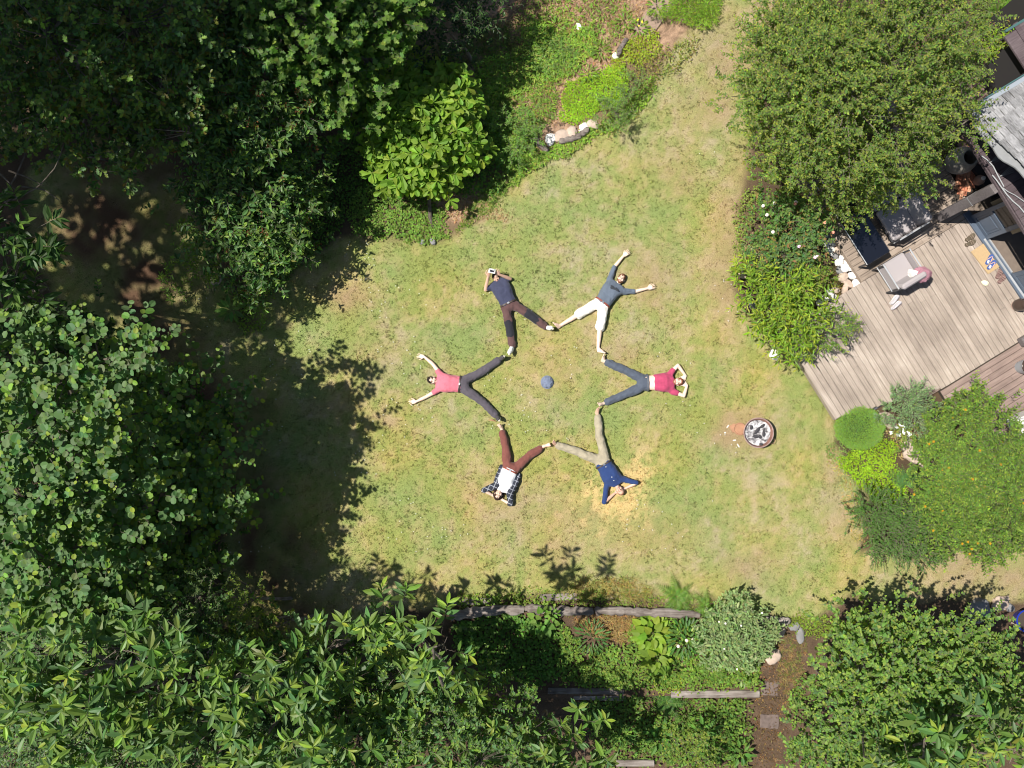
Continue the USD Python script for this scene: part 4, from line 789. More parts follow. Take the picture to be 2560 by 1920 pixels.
for i in (0, 1):
    k0, k1, k2 = lerp(p1['hp'][i], p1['kn'][i], .72), p1['kn'][i], lerp(p1['kn'][i], p1['an'][i], .42)
    p1['wear']('knee_patch', [bone(k0, .104, k1, .099), bone(k1, .099, k2, .096)], 'knee_black', .016, 10.0, 3 + i)
_, p2 = person('bearded person in slate sweatshirt and white shorts with both arms thrown wide', A, dict(
    head=(1622, 388, .11), neck=(1572, 452, .10), crown=(1652, 340, .12), chest=(1520, 500, .12), pelvis=(1412, 660, .11), sh0=(1500, 415, .09), sh1=(1635, 515, .09), el0=(1553, 268, .07), el1=(1750, 518, .07), wr0=(1646, 158, .10), wr1=(1888, 484, .10), hd0=(1700, 112, .14), hd1=(1965, 462, .13),
    hip0=(1372, 640, .105), hip1=(1438, 690, .105), kn0=(1180, 755, .09), kn1=(1405, 900, .09), an0=(1010, 858, .07), an1=(1390, 1082, .07), heel0=(985, 888, .04), toe0=(935, 838, .19), heel1=(1385, 1128, .04), toe1=(1470, 1140, .16)),
    'fair', (.15, .06, .032), beard=(.20, .075, .035), shirt='slate_fleece', trousers='white_shorts', sleeves=1.02, hem=(.93, .88), shirt_to=0, belt='belt_brown', head_tilt=(0, .1))
_, p3 = person('person in rose tee and charcoal trousers lying with arms spread, grey shoes', B, dict(
    head=(365, 398, .11), neck=(432, 412, .10), crown=(318, 388, .13), chest=(490, 424, .12), pelvis=(640, 436, .11), sh0=(440, 350, .09), sh1=(418, 482, .09), el0=(368, 252, .07), el1=(312, 546, .07), wr0=(290, 186, .08), wr1=(218, 590, .08), hd0=(225, 176, .08), hd1=(150, 598, .08),
    hip0=(652, 402, .105), hip1=(645, 470, .105), kn0=(802, 326, .10), kn1=(800, 582, .10), an0=(966, 214, .08), an1=(938, 714, .08), heel0=(990, 205, .04), toe0=(1004, 185, .26), heel1=(962, 735, .04), toe1=(960, 757, .26)),
    'fair', (.02, .013, .011), shirt='rose_cotton', trousers='charcoal_twill', sleeves=.36, hem=(1.93, 1.93), shoes='grey_canvas', shirt_to=0, belt='belt_leather', socks='sock_white')
_, p4 = person('long haired person in open plaid shirt over white tee, rust trousers, hands behind head', B, dict(
    head=(958, 1432, .13), neck=(984, 1376, .11), crown=(938, 1482, .15), chest=(1020, 1310, .12), pelvis=(1075, 1185, .11), sh0=(950, 1345, .09), sh1=(1062, 1392, .09), el0=(828, 1390, .12), el1=(1068, 1515, .12), wr0=(905, 1436, .06), wr1=(992, 1476, .06),
    hip0=(1040, 1160, .105), hip1=(1112, 1196, .105), kn0=(1026, 1012, .10), kn1=(1222, 1090, .10), an0=(992, 846, .07), an1=(1368, 994, .07), heel0=(985, 806, .04), toe0=(955, 790, .2), heel1=(1394, 990, .04), toe1=(1432, 975, .17)),
    'mid', (.035, .016, .012), shirt='white_cotton', trousers='rust_twill', sleeves=.2, hem=(1.82, 1.75), shirt_to=0, hair_long=True, hidden_hands=(True, True), belt='belt_brown', wide=.72)
_, p5 = person('person in crimson tee riding up over a bare midriff, steel blue trousers, hands behind head', C, dict(
    head=(1188, 355, .13), neck=(1130, 358, .11), crown=(1235, 352, .15), chest=(1050, 362, .12), pelvis=(862, 365, .11), sh0=(1105, 290, .09), sh1=(1125, 440, .09), el0=(1188, 200, .12), el1=(1243, 488, .12), wr0=(1262, 300, .06), wr1=(1275, 390, .06),
    hip0=(845, 326, .105), hip1=(845, 402, .105), kn0=(690, 246, .10), kn1=(682, 478, .10), an0=(512, 172, .07), an1=(496, 556, .07), heel0=(462, 156, .04), toe0=(482, 100, .18), heel1=(455, 580, .04), toe1=(432, 570, .22)),
    'fair', (.25, .085, .04), beard=(.26, .10, .055), shirt='crimson_cotton', trousers='steel_twill', sleeves=.42, hem=(1.93, 1.86), shirt_to=.45, hidden_hands=(True, True), belt='belt_grey')
_, p6 = person('person in dark blue buttoned shirt and khaki trousers with shaved head resting on hands', C, dict(
    head=(640, 1378, .13), neck=(594, 1318, .11), crown=(664, 1412, .15), chest=(555, 1245, .12), pelvis=(470, 1105, .11), sh0=(520, 1310, .09), sh1=(655, 1268, .09), el0=(492, 1492, .12), el1=(795, 1312, .12), wr0=(600, 1402, .06), wr1=(688, 1362, .06),
    hip0=(430, 1092, .105), hip1=(496, 1060, .105), kn0=(232, 1012, .10), kn1=(450, 872, .10), an0=(42, 950, .07), an1=(432, 672, .07), heel0=(12, 940, .04), toe0=(4, 915, .23), heel1=(408, 640, .04), toe1=(436, 592, .2)),
    'tan', (.28, .12, .07), shirt='blue_cotton', trousers='khaki_twill', sleeves=1.06, hem=(1.92, 1.9), shirt_to=0, bald=True, hidden_hands=(True, True), belt='belt_leather')
# prints, buttons and the open plaid shirt
def on_chest(p, along, across, lift=.0): return p['chest'] + p['axis'] * along + p['lat'] * across + np.array([0, 0, .125 + lift])
r_ = np.random.default_rng(5)
blot = [trimesh.creation.icosphere(2, .03).apply_scale([r_.uniform(.6, 1.8), r_.uniform(.4, .9), .2]).apply_transform(trimesh.transformations.rotation_matrix(math.atan2(p2['lat'][1], p2['lat'][0]), [0, 0, 1])).apply_translation(on_chest(p2, .05 + r_.normal(0, .018), r_.normal(0, .055), .002)) for _ in range(14)]
put('chest_print', cat_(*blot), 'painted', stage.GetPrimAtPath('/World/person_001'), col=np.array([.03, .035, .045]))
for k in range(5):
    put('button', trimesh.creation.cylinder(.009, .008, sections=10).apply_translation(on_chest(p6, .1 - .085 * k, .0, -.002 - .003 * k)), 'white_canvas', stage.GetPrimAtPath('/World/person_005'))
M['plaid'] = usdkit.material(stage, '/World/Looks/plaid', {"g": ("geometry", {}), "m": ("mapping", {"rotation": (0, 0, 1.98)}), "w1": ("wave_texture", {"wave_type": "bands", "bands_direction": "x", "scale": 3.1, "distortion": 1.2}), "w2": ("wave_texture", {"wave_type": "bands", "bands_direction": "y", "scale": 3.1, "distortion": 1.2}),
    "r1": ("rgb_ramp", {"ramp": [(.95, (.022, .026, .04)), (1.0, (.42, .44, .5))]}), "r2": ("rgb_ramp", {"ramp": [(.95, (.0, .0, .0)), (1.0, (.38, .4, .45))]}), "x": ("mix", {"mix_type": "lighten", "fac": 1.0}), "p": ("principled_bsdf", {"roughness": .9})},
    [("g.position", "m.vector"), ("m.vector", "w1.vector"), ("m.vector", "w2.vector"), ("w1.fac", "r1.fac"), ("w2.fac", "r2.fac"), ("r1.color", "x.color1"), ("r2.color", "x.color2"), ("x.color", "p.base_color")], surface="p.BSDF")
P4 = stage.GetPrimAtPath('/World/person_003')
fl0, fl1 = [B(u, v, h) for u, v, h in ((985, 1175, .05), (962, 1265, .08), (950, 1335, .1))], [B(u, v, h) for u, v, h in ((1146, 1250, .05), (1112, 1330, .08), (1068, 1395, .1))]
parts = []
for fl, i in ((fl0, 0), (fl1, 1)):
    parts += [bone(fl[0], .045, fl[1], .075), bone(fl[1], .075, fl[2], .098), bone(fl[2], .098, p4['sh'][i], .096), bone(p4['sh'][i], .092, p4['el'][i], .062), bone(p4['el'][i], .062, lerp(p4['el'][i], p4['wr'][i], .12), .055)]
p4['wear']('plaid_shirt', parts, 'plaid', .014, 9.0, 8)
# things held and left on the lawn
ctl = thing('controller', 'white handheld controller with dark screen held above the face', 'controller', loc=A(322, 312, .43))
put('housing', boxm(0, 0, 0, .15, .10, .03, -.2, .008), 'white_canvas', ctl)
put('screen', boxm(0, -.005, .018, .10, .045, .006, -.2, .002), 'gloss_painted', ctl, col=np.array([.03, .03, .04]))
for s in (-1, 1): put('stick', trimesh.creation.cylinder(.009, .02, sections=10).apply_translation([.05 * s, .03 - .01 * s, .024]), 'gloss_painted', ctl, col=np.array([.08, .08, .09]))
hat = thing('hat', 'grey blue soft cloth cap lying alone in the middle of the star of people', 'hat', loc=A(876, 1430, 0))
cr = trimesh.creation.icosphere(4); v = cr.vertices
rr = 1 + .26 * (meshkit.fbm(v * 2.2, 3, 4) - .5) + .05 * np.abs(meshkit.noise(v * 7, 5) - .5)
v = v * rr[:, None] * np.array([.132, .128, .075]) * (1 + .05 * np.cos(6 * np.arctan2(v[:, 1], v[:, 0]))[:, None] * (np.abs(v[:, 2:3]) < .7)); v[:, 2] = np.where(v[:, 2] < 0, v[:, 2] * .25, v[:, 2]); cr.vertices = v + [0, 0, .035]
mat_cloth('cap_cloth', (.16, .19, .27), .2, 40.0)
put('crown', cr, 'cap_cloth', hat, smooth=True)
brim = trimesh.creation.torus(.135, .014, major_sections=40, minor_sections=8); brim.vertices = brim.vertices * [.97, 1.0, .9] + [0, 0, .018]
put('brim', brim, 'cap_cloth', hat, smooth=True)
for k in range(6):
    a = k * math.pi / 3 + .3
    pts = [[.128 * 1.02 * math.cos(a) * math.sin(q), .132 * 1.02 * math.sin(a) * math.sin(q), .034 + .078 * math.cos(q)] for q in np.linspace(.05, 1.4, 8)]
    put('seam', tube(pts, .003, 5), 'cap_cloth', hat)
# ------------------------------------------------------------------ foliage: real leaves on real shoots
def ring(pts, mid=(.48, 0, -.03)):
    pts = [tuple(p) for p in pts]
    up = [(x, y, z) for x, y, z in pts if y >= 0]; lo = [(x, -y, z) for x, y, z in reversed(pts) if y > 0]
    r = up + lo; V = np.array(r + [mid]); n = len(r)
    return V, np.array([(n, (i + 1) % n, i) for i in range(n)])
LEAF = {
    'ovate': ring([(0, 0, 0), (.26, .42, .05), (.6, .38, .03), (1, 0, -.10)]),
    'lance': ring([(0, 0, 0), (.22, .34, .03), (.55, .5, .04), (.82, .27, -.02), (1, 0, -.10)], (.5, 0, -.03)),
    'round': ring([(0, 0, 0), (.1, .34, .03), (.42, .5, .05), (.8, .40, .02), (1, 0, -.06)]),
    'obovate': ring([(0, 0, 0), (.35, .22, .03), (.72, .5, .03), (.93, .3, -.04), (1, 0, -.10)], (.55, 0, -.02)),
    'oak': ring([(0, 0, 0), (.16, .12, .0), (.26, .34, .04), (.4, .2, .0), (.55, .5, .04), (.68, .26, 0), (.82, .40, .02), (.93, .16, -.03), (1, 0, -.06)]),
    'maple': ring([(0, 0, 0), (.02, .38, .02), (.26, .3, .0), (.42, .56, .02), (.56, .24, .0), (.72, .34, .01), (.78, .16, 0), (1, 0, -.08)], (.4, 0, -.02)),
    'heart': ring([(0, 0, -.02), (-.06, .26, .0), (.2, .5, .05), (.62, .36, .03), (1, 0, -.14)], (.42, 0, -.05)),
    'tiny': (np.array([(0, 0, 0), (.45, .5, .07), (1, 0, -.03), (.45, -.5, .07)]), np.array([(0, 2, 1), (0, 3, 2)])),
    'blade': (np.array([(0, .5, 0), (0, -.5, 0), (.5, .42, .12), (.5, -.42, .12), (1, 0, 0)]), np.array([(0, 1, 3), (0, 3, 2), (2, 3, 4)])),
}
def nrm_(a): return a / (np.linalg.norm(a, axis=-1, keepdims=True) + 1e-9)
class Leaves:
    def __init__(s): s.parts = []
    def add(s, T, pos, d, up, L, W, col):
        n = len(pos)
        if n == 0: return
        d = nrm_(d); y = nrm_(np.cross(up, d)); z = np.cross(d, y)
        L = np.broadcast_to(L, n).astype(float); W = np.broadcast_to(W, n).astype(float)
        V, f = LEAF[T]
        P_ = pos[:, None] + d[:, None] * (V[None, :, 0:1] * L[:, None, None]) + y[:, None] * (V[None, :, 1:2] * W[:, None, None]) + z[:, None] * (V[None, :, 2:3] * L[:, None, None])
        s.parts.append((P_, f, np.asarray(col)))
    def mesh(s, skip=None):
        Vs, Fs, Cs, k = [], [], [], 0
        for i, (P_, f, c) in enumerate(s.parts):
            if skip is not None and len(skip[i]): m = np.ones(len(P_), bool); m[skip[i]] = False; P_, c = P_[m], c[m]
            n, v = P_.shape[:2]
            Vs.append(P_.reshape(-1, 3)); Fs.append((f[None] + (np.arange(n) * v)[:, None, None] + k).reshape(-1, 3)); Cs.append(np.repeat(c, v, 0)); k += n * v
        return (np.vstack(Vs), np.vstack(Fs)), np.vstack(Cs)
    def emit(s, root, mat, name='foliage', singles=0, single_name='leaf', rng=None):
        skip = None
        if singles:                                      # the leaves that lie on top and show largest become parts of their own
            allz = []
            for i, (P_, f, c) in enumerate(s.parts):
                ctr = P_.mean(1); sc = F / (H - ctr[:, 2]); sz = np.linalg.norm(P_.max(1) - P_.min(1), axis=1)
                px, py = to_px(ctr[:, 0] * H / (H - ctr[:, 2]), ctr[:, 1] * H / (H - ctr[:, 2]))
                ok = (px > 5) & (px < 2555) & (py > 5) & (py < 1915)
                key = np.round(px / 9).astype(int) * 100000 + np.round(py / 9).astype(int)
                allz += [(k_, z_ + .8 * s_ , i, j) for j, (k_, z_, s_, o) in enumerate(zip(key, ctr[:, 2], sz, ok)) if o]
            best = {}
            for k_, q, i, j in allz:
                if k_ not in best or best[k_][0] < q: best[k_] = (q, i, j)
            pick = sorted(best.values(), reverse=True)
            if len(pick) > singles: pick = [pick[int(t)] for t in np.linspace(0, min(len(pick) - 1, singles * 2), singles)]
            skip = [[] for _ in s.parts]
            for _, i, j in pick:
                P_, f, c = s.parts[i]; skip[i].append(j)
                put(single_name, trimesh.Trimesh(P_[j], f, process=False), mat, root, col=c[j])
        m, c = s.mesh(skip)
        say(put(name, m, mat, root, col=c), kind='stuff')
LEAF_GAIN = np.array([1.30, 1.32, 1.0])
def pal(rng, n, cols, jit=.12):
    cols = np.asarray(cols, float); w = None
    if cols.shape[1] == 4: w = cols[:, 3] / cols[:, 3].sum(); cols = cols[:, :3]
    c = cols[rng.choice(len(cols), n, p=w)] * LEAF_GAIN
    return np.clip(c * (1 + jit * rng.normal(0, 1, (n, 1))) * (1 + .085 * rng.normal(0, 1, (n, 3))), .008, .8)
GA = 2.39996
def shoots(Lv, rng, A, D, SL, k, T, leafL, leafW, cols, tipcols=None, arr='alt', pitch=60, start=.15, flat=.45, droop=.1, curve=0.0, horiz=.75, lvar=.25, tipn=.25, tube_list=None, stem_r=.004, zflat=.55):
    """leaves along (or in a whorl at the end of) every shoot: A anchors, D directions, SL lengths, k leaves each"""
    n = len(A); D = nrm_(D); SL = np.broadcast_to(SL, n).astype(float)
    t = np.linspace(start, 1, k) if arr != 'whorl' else np.linspace(.86, 1, k)
    t = np.clip(t[None] + rng.normal(0, .03, (n, k)), 0.02, 1.02)
    pos = A[:, None] + D[:, None] * (SL[:, None] * t)[..., None]; pos[..., 2] += curve * SL[:, None] * t ** 2
    ax = np.repeat(D[:, None], k, 1)
    u = nrm_(np.cross(ax, [0, 0, 1.0]) + 1e-4); w = np.cross(u, ax)
    ph0 = rng.uniform(0, 6.28, n)
    if arr == 'alt': ph = np.arange(k)[None] * np.pi + rng.normal(0, .5, (n, k)) + 0 * ph0[:, None]
    elif arr == 'opp': ph = (np.arange(k)[None] % 2) * np.pi + (np.arange(k)[None] // 2) * np.pi / 2 + ph0[:, None] * .3 + rng.normal(0, .25, (n, k))
    else: ph = np.arange(k)[None] * GA + ph0[:, None] + rng.normal(0, .2, (n, k))
    th = np.radians(pitch) * (1 + .2 * rng.normal(0, 1, (n, k)))
    if arr in ('spiral', 'whorl'): th = th * (1.15 - .55 * (np.arange(k)[None] / max(1, k - 1)))
    d = ax * np.cos(th)[..., None] + (u * np.cos(ph)[..., None] + w * (np.sin(ph) * flat)[..., None]) * np.sin(th)[..., None]
    d[..., 2] *= zflat
    d[..., 2] -= droop * (1 + .5 * rng.normal(0, 1, (n, k)))
    up = np.array([0, 0, 1.0]) * horiz + (1 - horiz) * ax + .28 * rng.normal(0, 1, (n, k, 3))
    sz = (1 + lvar * rng.normal(0, 1, (n, k))).clip(.45, 1.6) * (1.0 - .35 * np.clip((t - .75) / .25, 0, 1) * (arr != 'whorl'))
    c = pal(rng, n * k, cols).reshape(n, k, 3)
    if tipcols is not None:
        m = (t > 1 - tipn) & (rng.uniform(0, 1, (n, 1)) < .7); cc = pal(rng, n * k, tipcols).reshape(n, k, 3); c = np.where(m[..., None], cc, c)
    r = lambda a: a.reshape(-1, a.shape[-1])
    Lv.add(T, r(pos), r(d), r(up), leafL * sz.ravel(), leafW * sz.ravel(), r(c))
    if tube_list is not None: tube_list.append((A, pos[:, -1], stem_r))
def stems_mesh(tl):
    Vs, Fs, k = [], [], 0
    for A, B_, r in tl:
        d = nrm_(B_ - A); u = nrm_(np.cross(d, [.3, .2, 1.0])); w = np.cross(d, u)
        for j in range(3):
            a = j * 2.094
            Vs.append(A + (u * math.cos(a) + w * math.sin(a)) * r); Vs.append(B_ + (u * math.cos(a) + w * math.sin(a)) * r * .5)
        n = len(A); base = k
        for j in range(3):
            p, q = base + 2 * j * n, base + 2 * ((j + 1) % 3) * n; i = np.arange(n)
            Fs += [np.stack([p + i, q + i, q + n + i], 1), np.stack([p + i, q + n + i, p + n + i], 1)]
        k += 6 * n
    return np.vstack(Vs), np.vstack(Fs)
def blob_points(rng, blobs, per_m2, low=-.2, shell=(.55, 1.0), lump=.28):
    Cs, Ds = [], []
    for (px, py, h, rp, rz) in blobs:
        c = P(px, py, h); r = rp / SC(h); n = max(4, int(per_m2 * math.pi * r * r))
        z = rng.uniform(low, 1, n); a = rng.uniform(0, 6.283, n); q = np.sqrt(np.clip(1 - z * z, 0, 1))
        d = np.stack([q * np.cos(a), q * np.sin(a), z], 1)
        rad = (shell[0] + (shell[1] - shell[0]) * rng.uniform(0, 1, n) ** .55) * (1 + lump * 2 * (meshkit.fbm(d * 2.1 + c, 2, 7) - .5))
        Cs.append(c + d * rad[:, None] * np.array([r, r, rz])); Ds.append(d)
    return np.vstack(Cs), np.vstack(Ds)
def limb(a, b, r0, r1, rng, wig=.08, n=6):
    a, b = np.asarray(a, float), np.asarray(b, float); t = np.linspace(0, 1, n)[:, None]; L = np.linalg.norm(b - a)
    p = a + (b - a) * t + np.sin(t * np.pi) * rng.normal(0, wig * L, 3) + (np.sin(t * 2 * np.pi) * rng.normal(0, wig * L * .4, 3))
    return tube(p, np.linspace(r0, r1, n), 7)
def tree(name, label, cat, base, blobs, clusters, per, spec, mat='leaf_satin', seed=1, trunk=.1, clr=.22, upb=.35, out=.6, low=-.2, shell=(.55, 1.0), singles=0, lump=.28, bark='bark', fork=.45, stem_r=.004, group=None, extra=None, flat_z=.7, limbs=True):
    """trunk, limbs to every lobe of the crown, twigs, and a crown of leaves"""
    rng = np.random.default_rng(seed)
    bx = np.array(P(base[0], base[1], 0)) if len(base) == 2 else np.array(base, float); bx[2] = zg(bx[0], bx[1])
    root = thing(name, label, cat, group=group)
    blobs = [(b[0], b[1], b[2], max(b[3] * .4, b[3] - .55 * spec['SL'] * SC(b[2])), b[4] * .8) for b in blobs]
    C, Dn = blob_points(rng, blobs, clusters, low, shell, lump)
    C[:, 2] = np.maximum(C[:, 2], .06 + zg(C[:, 0], C[:, 1]))
    Lv, tl = Leaves(), []
    n = len(C) * per
    A = np.repeat(C, per, 0) + rng.normal(0, clr, (n, 3)) * [1, 1, flat_z]; A[:, 2] = np.maximum(A[:, 2], .04 + zg(A[:, 0], A[:, 1]))
    D = out * np.repeat(Dn, per, 0) * [1, 1, .5] + .55 * rng.normal(0, 1, (n, 3)) * [1, 1, .6] + [0, 0, upb]
    sp = dict(spec); SL = sp.pop('SL') * rng.uniform(.7, 1.3, n)
    shoots(Lv, rng, A, D, SL, tube_list=tl, stem_r=stem_r, **sp)
    if extra: extra(Lv, rng, C, Dn, A, D, SL, root)
    Lv.emit(root, mat, 'crown', singles)
    if limbs:
        bl = [P(b[0], b[1], b[2]) for b in blobs]
        top = np.mean(bl, 0); top = np.array([lerp(bx, top, fork)[0], lerp(bx, top, fork)[1], bx[2] + (top[2] - bx[2]) * fork])
        put('trunk', limb(bx - [0, 0, .1], top, trunk, trunk * .75, rng, .03), bark, root, smooth=True)
        for k, b in enumerate(bl[:14]): put('limb', limb(top, b, trunk * .55, trunk * .16, rng), bark, root, smooth=True)
        near = np.array([int(np.argmin(((np.array(bl) - c) ** 2).sum(1))) for c in C])
        sel = rng.permutation(len(C))[:min(len(C), 260)]
        tl.append((np.array(bl)[near[sel]], C[sel], trunk * .07 + .003))
    say(put('twigs', stems_mesh(tl), bark, root), kind='stuff')
    return root

DK, MD, LT, YL = (.058, .118, .036), (.125, .22, .052), (.21, .33, .07), (.28, .38, .07)
BG = (.112, .21, .09)                                   # blue-green
# tall trees beyond the left and upper edge that keep the corner in shade
sp = dict(SL=.9, k=10, T='ovate', leafL=.30, leafW=.17, cols=[DK, MD], pitch=60, arr='alt')
for k, (c, r, lb) in enumerate((((-15.3, 3.6, 10.4), 3.5, 'tall shade tree standing outside the left edge of the garden'), ((-12.2, 9.4, 10.8), 3.6, 'tall shade tree standing outside the upper left corner of the garden'), ((-9.3, 10.6, 11.0), 3.0, 'tall shade tree standing outside the upper edge of the garden'), ((-11.4, 7.4, 11.0), 2.2, 'shade tree standing just outside the left edge beyond the oak'), ((-9.2, 9.3, 10.5), 1.7, 'slender shade tree outside the upper edge behind the maple'))):
    rng = np.random.default_rng(70 + k); root = thing('shade_tree', lb, 'tree'); Lv = Leaves()
    N_ = int(57 * r * r); d = nrm_(rng.normal(0, 1, (N_, 3))); A = np.array(c) + d * (r * (.35 + .65 * rng.uniform(0, 1, N_) ** .5) * (1 + .5 * (meshkit.fbm(d * 2 + k, 2, k) - .5)))[:, None] * [1, 1, .85]
    shoots(Lv, rng, A, d + rng.normal(0, .5, (N_, 3)), .9, 10, 'ovate', .30, .18, [DK, MD]); Lv.emit(root, 'leaf_satin', 'crown')
    put('trunk', limb((c[0], c[1], -.2), c, .28, .16, rng, .02), 'bark', root, smooth=True)
# oak overhanging the upper left corner
oak = dict(SL=.42, k=11, T='oak', leafL=.105, leafW=.068, cols=[(*DK, 3), (*MD, 3), (*BG, 2), (.14, .13, .03, .35)], tipcols=[MD, LT, (.15, .15, .035)], arr='spiral', pitch=62, flat=.5, tipn=.35)
tree('oak_tree', 'dark shaded oak overhanging the upper left corner with lobed leaves', 'tree', (-9.3, 8.6, 0), [(120, 90, 4.4, 230, 1.0), (330, 60, 4.0, 220, .9), (420, 250, 3.2, 165, .8), (290, 300, 3.2, 150, .8), (110, 280, 4.0, 120, .8), (540, 50, 3.2, 170, .8), (20, 250, 4.4, 80, .6), (10, 100, 4.4, 110, .7), (480, 330, 3.2, 65, .4), (240, 395, 3.4, 55, .4)], 14, 4, oak, 'leaf_glossy', 11, trunk=.2, singles=160)
tree('field_maple', 'broad maple with mid green lobed leaves at the top left of centre', 'tree', (-2.6, 7.6, 0), [(720, 40, 3.2, 175, .9), (860, 70, 2.6, 150, .8), (840, 190, 2.3, 140, .7), (950, 20, 2.5, 140, .8), (870, 270, 1.2, 70, .4)], 18, 4, dict(SL=.4, k=10, T='maple', leafL=.105, leafW=.11, cols=[(*DK, 2), (*MD, 3), (.06, .14, .02, 2)], tipcols=[LT, MD], arr='opp', pitch=62, flat=.5), 'leaf_satin', 12, trunk=.13, singles=160)
tree('dark_evergreen', 'dark evergreen shrub in shade at the top edge right of the maple', 'shrub', (-.9, 8.0, 0), [(1060, 60, 1.5, 110, .6), (1150, 60, 1.2, 90, .5), (1100, 150, .9, 70, .4), (1190, 0, 1.3, 90, .5)], 24, 4, dict(SL=.34, k=9, T='ovate', leafL=.085, leafW=.04, cols=[DK, (.025, .055, .025)], arr='opp', pitch=60), 'leaf_glossy', 13, trunk=.06)
# viburnum with dry seed heads: a shaded upper mass and the sunlit lower one
def heads(Lv, rng, C, Dn, A, D, SL, root):
    ms = []
    tip = A + nrm_(D) * SL[:, None] * 1.0
    for i in rng.permutation(len(A))[:90]:
        q = tip[i] + rng.normal(0, .035, (16, 3)) * [1, 1, .4] + [0, 0, .03]
        d = nrm_(rng.normal(0, 1, (16, 3)) + [0, 0, .6]); hs = Leaves(); hs.add('tiny', q, d, rng.normal(0, 1, (16, 3)), .045, .022, pal(rng, 16, [(.22, .085, .04), (.15, .055, .03)])); m, c = hs.mesh()
        say(put('seed_head', m, 'leaf_matte', root, col=c), kind='stuff')
vib = dict(SL=.30, k=8, T='ovate', leafL=.125, leafW=.056, cols=[(*DK, 1), (*MD, 3), (*BG, 3), (.045, .11, .03, 2)], tipcols=[LT, (.075, .155, .035)], arr='opp', pitch=64, flat=.55, droop=.25)
tree('viburnum', 'large viburnum with drooping leaves and rusty seed heads, its lower lobes in sun', 'shrub', (-4.6, 3.4, 0), [(600, 400, 2.0, 130, .8), (720, 380, 1.2, 110, .6), (640, 520, 1.35, 150, .7), (745, 500, .7, 90, .5), (620, 620, 1.2, 115, .6), (705, 640, .6, 80, .4), (590, 310, 2.3, 110, .8), (520, 480, 1.5, 65, .6)], 30, 4, vib, 'leaf_glossy', 14, trunk=.09, singles=300, extra=heads, clr=.2)
tree('viburnum', 'shaded viburnum with brown seed heads between the oak and the maple', 'shrub', (-5.2, 6.4, 0), [(560, 190, 2.9, 130, .8), (680, 200, 2.6, 130, .8), (780, 260, 2.1, 95, .7), (640, 110, 2.9, 120, .8), (460, 280, 2.6, 60, .6)], 24, 4, vib, 'leaf_glossy', 15, trunk=.08, singles=100, extra=heads, clr=.2)
# magnolia
tree('magnolia', 'round young magnolia with bright green paddle leaves in whorls', 'tree', (-1.75, 4.0, 0), [(1050, 320, 1.05, 118, .6), (1000, 270, 1.1, 85, .5), (1110, 260, 1.0, 75, .45), (1060, 220, 1.1, 70, .4), (1120, 370, .8, 80, .45), (1010, 390, .85, 90, .45), (960, 320, .9, 65, .45), (1080, 430, .65, 70, .4), (1140, 310, .8, 65, .4)], 75, 1, dict(SL=.26, k=8, T='obovate', leafL=.215, leafW=.098, cols=[(.19, .32, .05), (.24, .37, .055), (.17, .29, .05)], arr='whorl', pitch=78, flat=.9, droop=.28, horiz=.7, lvar=.18), 'leaf_satin', 16, trunk=.05, singles=300, clr=.06, low=-.1, shell=(.7, 1.0), lump=.12, stem_r=.007, out=.8)
# hazel on the left
hz = dict(SL=.55, k=9, T='round', leafL=.105, leafW=.09, cols=[(*DK, 1), (*MD, 2), (*BG, 4), (.13, .21, .10, 2)], tipcols=[LT, YL, (.15, .25, .045)], arr='alt', pitch=62, flat=.3, droop=.05, horiz=.85, tipn=.16, curve=-.1)
tree('hazel', 'wide hazel with round leaves filling the left edge below the shaded path', 'tree', (-7.0, -1.2, 0), [(250, 900, 4.2, 120, .9), (90, 900, 4.2, 120, .9), (130, 1050, 4.8, 190, 1.0), (300, 1040, 3.7, 160, 1.0), (430, 1020, 2.2, 110, .9), (520, 1100, 1.7, 105, .8), (430, 1180, 2.3, 150, .9), (240, 1230, 3.9, 190, 1.0), (60, 1250, 4.6, 160, 1.0), (120, 1400, 4.4, 150, .9), (300, 1400, 3.3, 150, .9), (480, 1330, 1.8, 120, .8), (560, 1230, 1.4, 90, .6), (560, 1000, 1.8, 60, .5), (20, 1440, 4.4, 110, .8)], 15, 4, hz, 'leaf_satin', 17, trunk=.14, singles=300, clr=.26, fork=.3)
# sweet chestnuts
CH = dict(SL=.44, k=13, T='lance', leafL=.235, leafW=.075, cols=[(*MD, 3), (*BG, 3), (*DK, 1), (.15, .24, .075, 2)], tipcols=[LT, YL, (.15, .22, .05)], arr='spiral', pitch=80, flat=.85, droop=.14, horiz=.7, lvar=.2, tipn=.16, start=.5)
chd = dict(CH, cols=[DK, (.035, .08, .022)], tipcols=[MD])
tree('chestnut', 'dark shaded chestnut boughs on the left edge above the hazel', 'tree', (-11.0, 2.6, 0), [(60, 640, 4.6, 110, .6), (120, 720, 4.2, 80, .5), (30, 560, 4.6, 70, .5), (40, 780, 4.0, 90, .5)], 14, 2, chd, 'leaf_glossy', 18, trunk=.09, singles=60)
tree('chestnut', 'sweet chestnut with pale upright shoot tips in the lower left corner', 'tree', (-6.3, -5.0, 0), [(150, 1640, 5.0, 120, .6), (300, 1620, 5.0, 130, .6), (210, 1760, 4.9, 130, .6), (380, 1750, 4.7, 110, .6), (330, 1880, 4.6, 120, .6), (90, 1730, 4.8, 70, .5)], 15, 2, CH, 'leaf_glossy', 19, trunk=.1, singles=300, upb=.5)
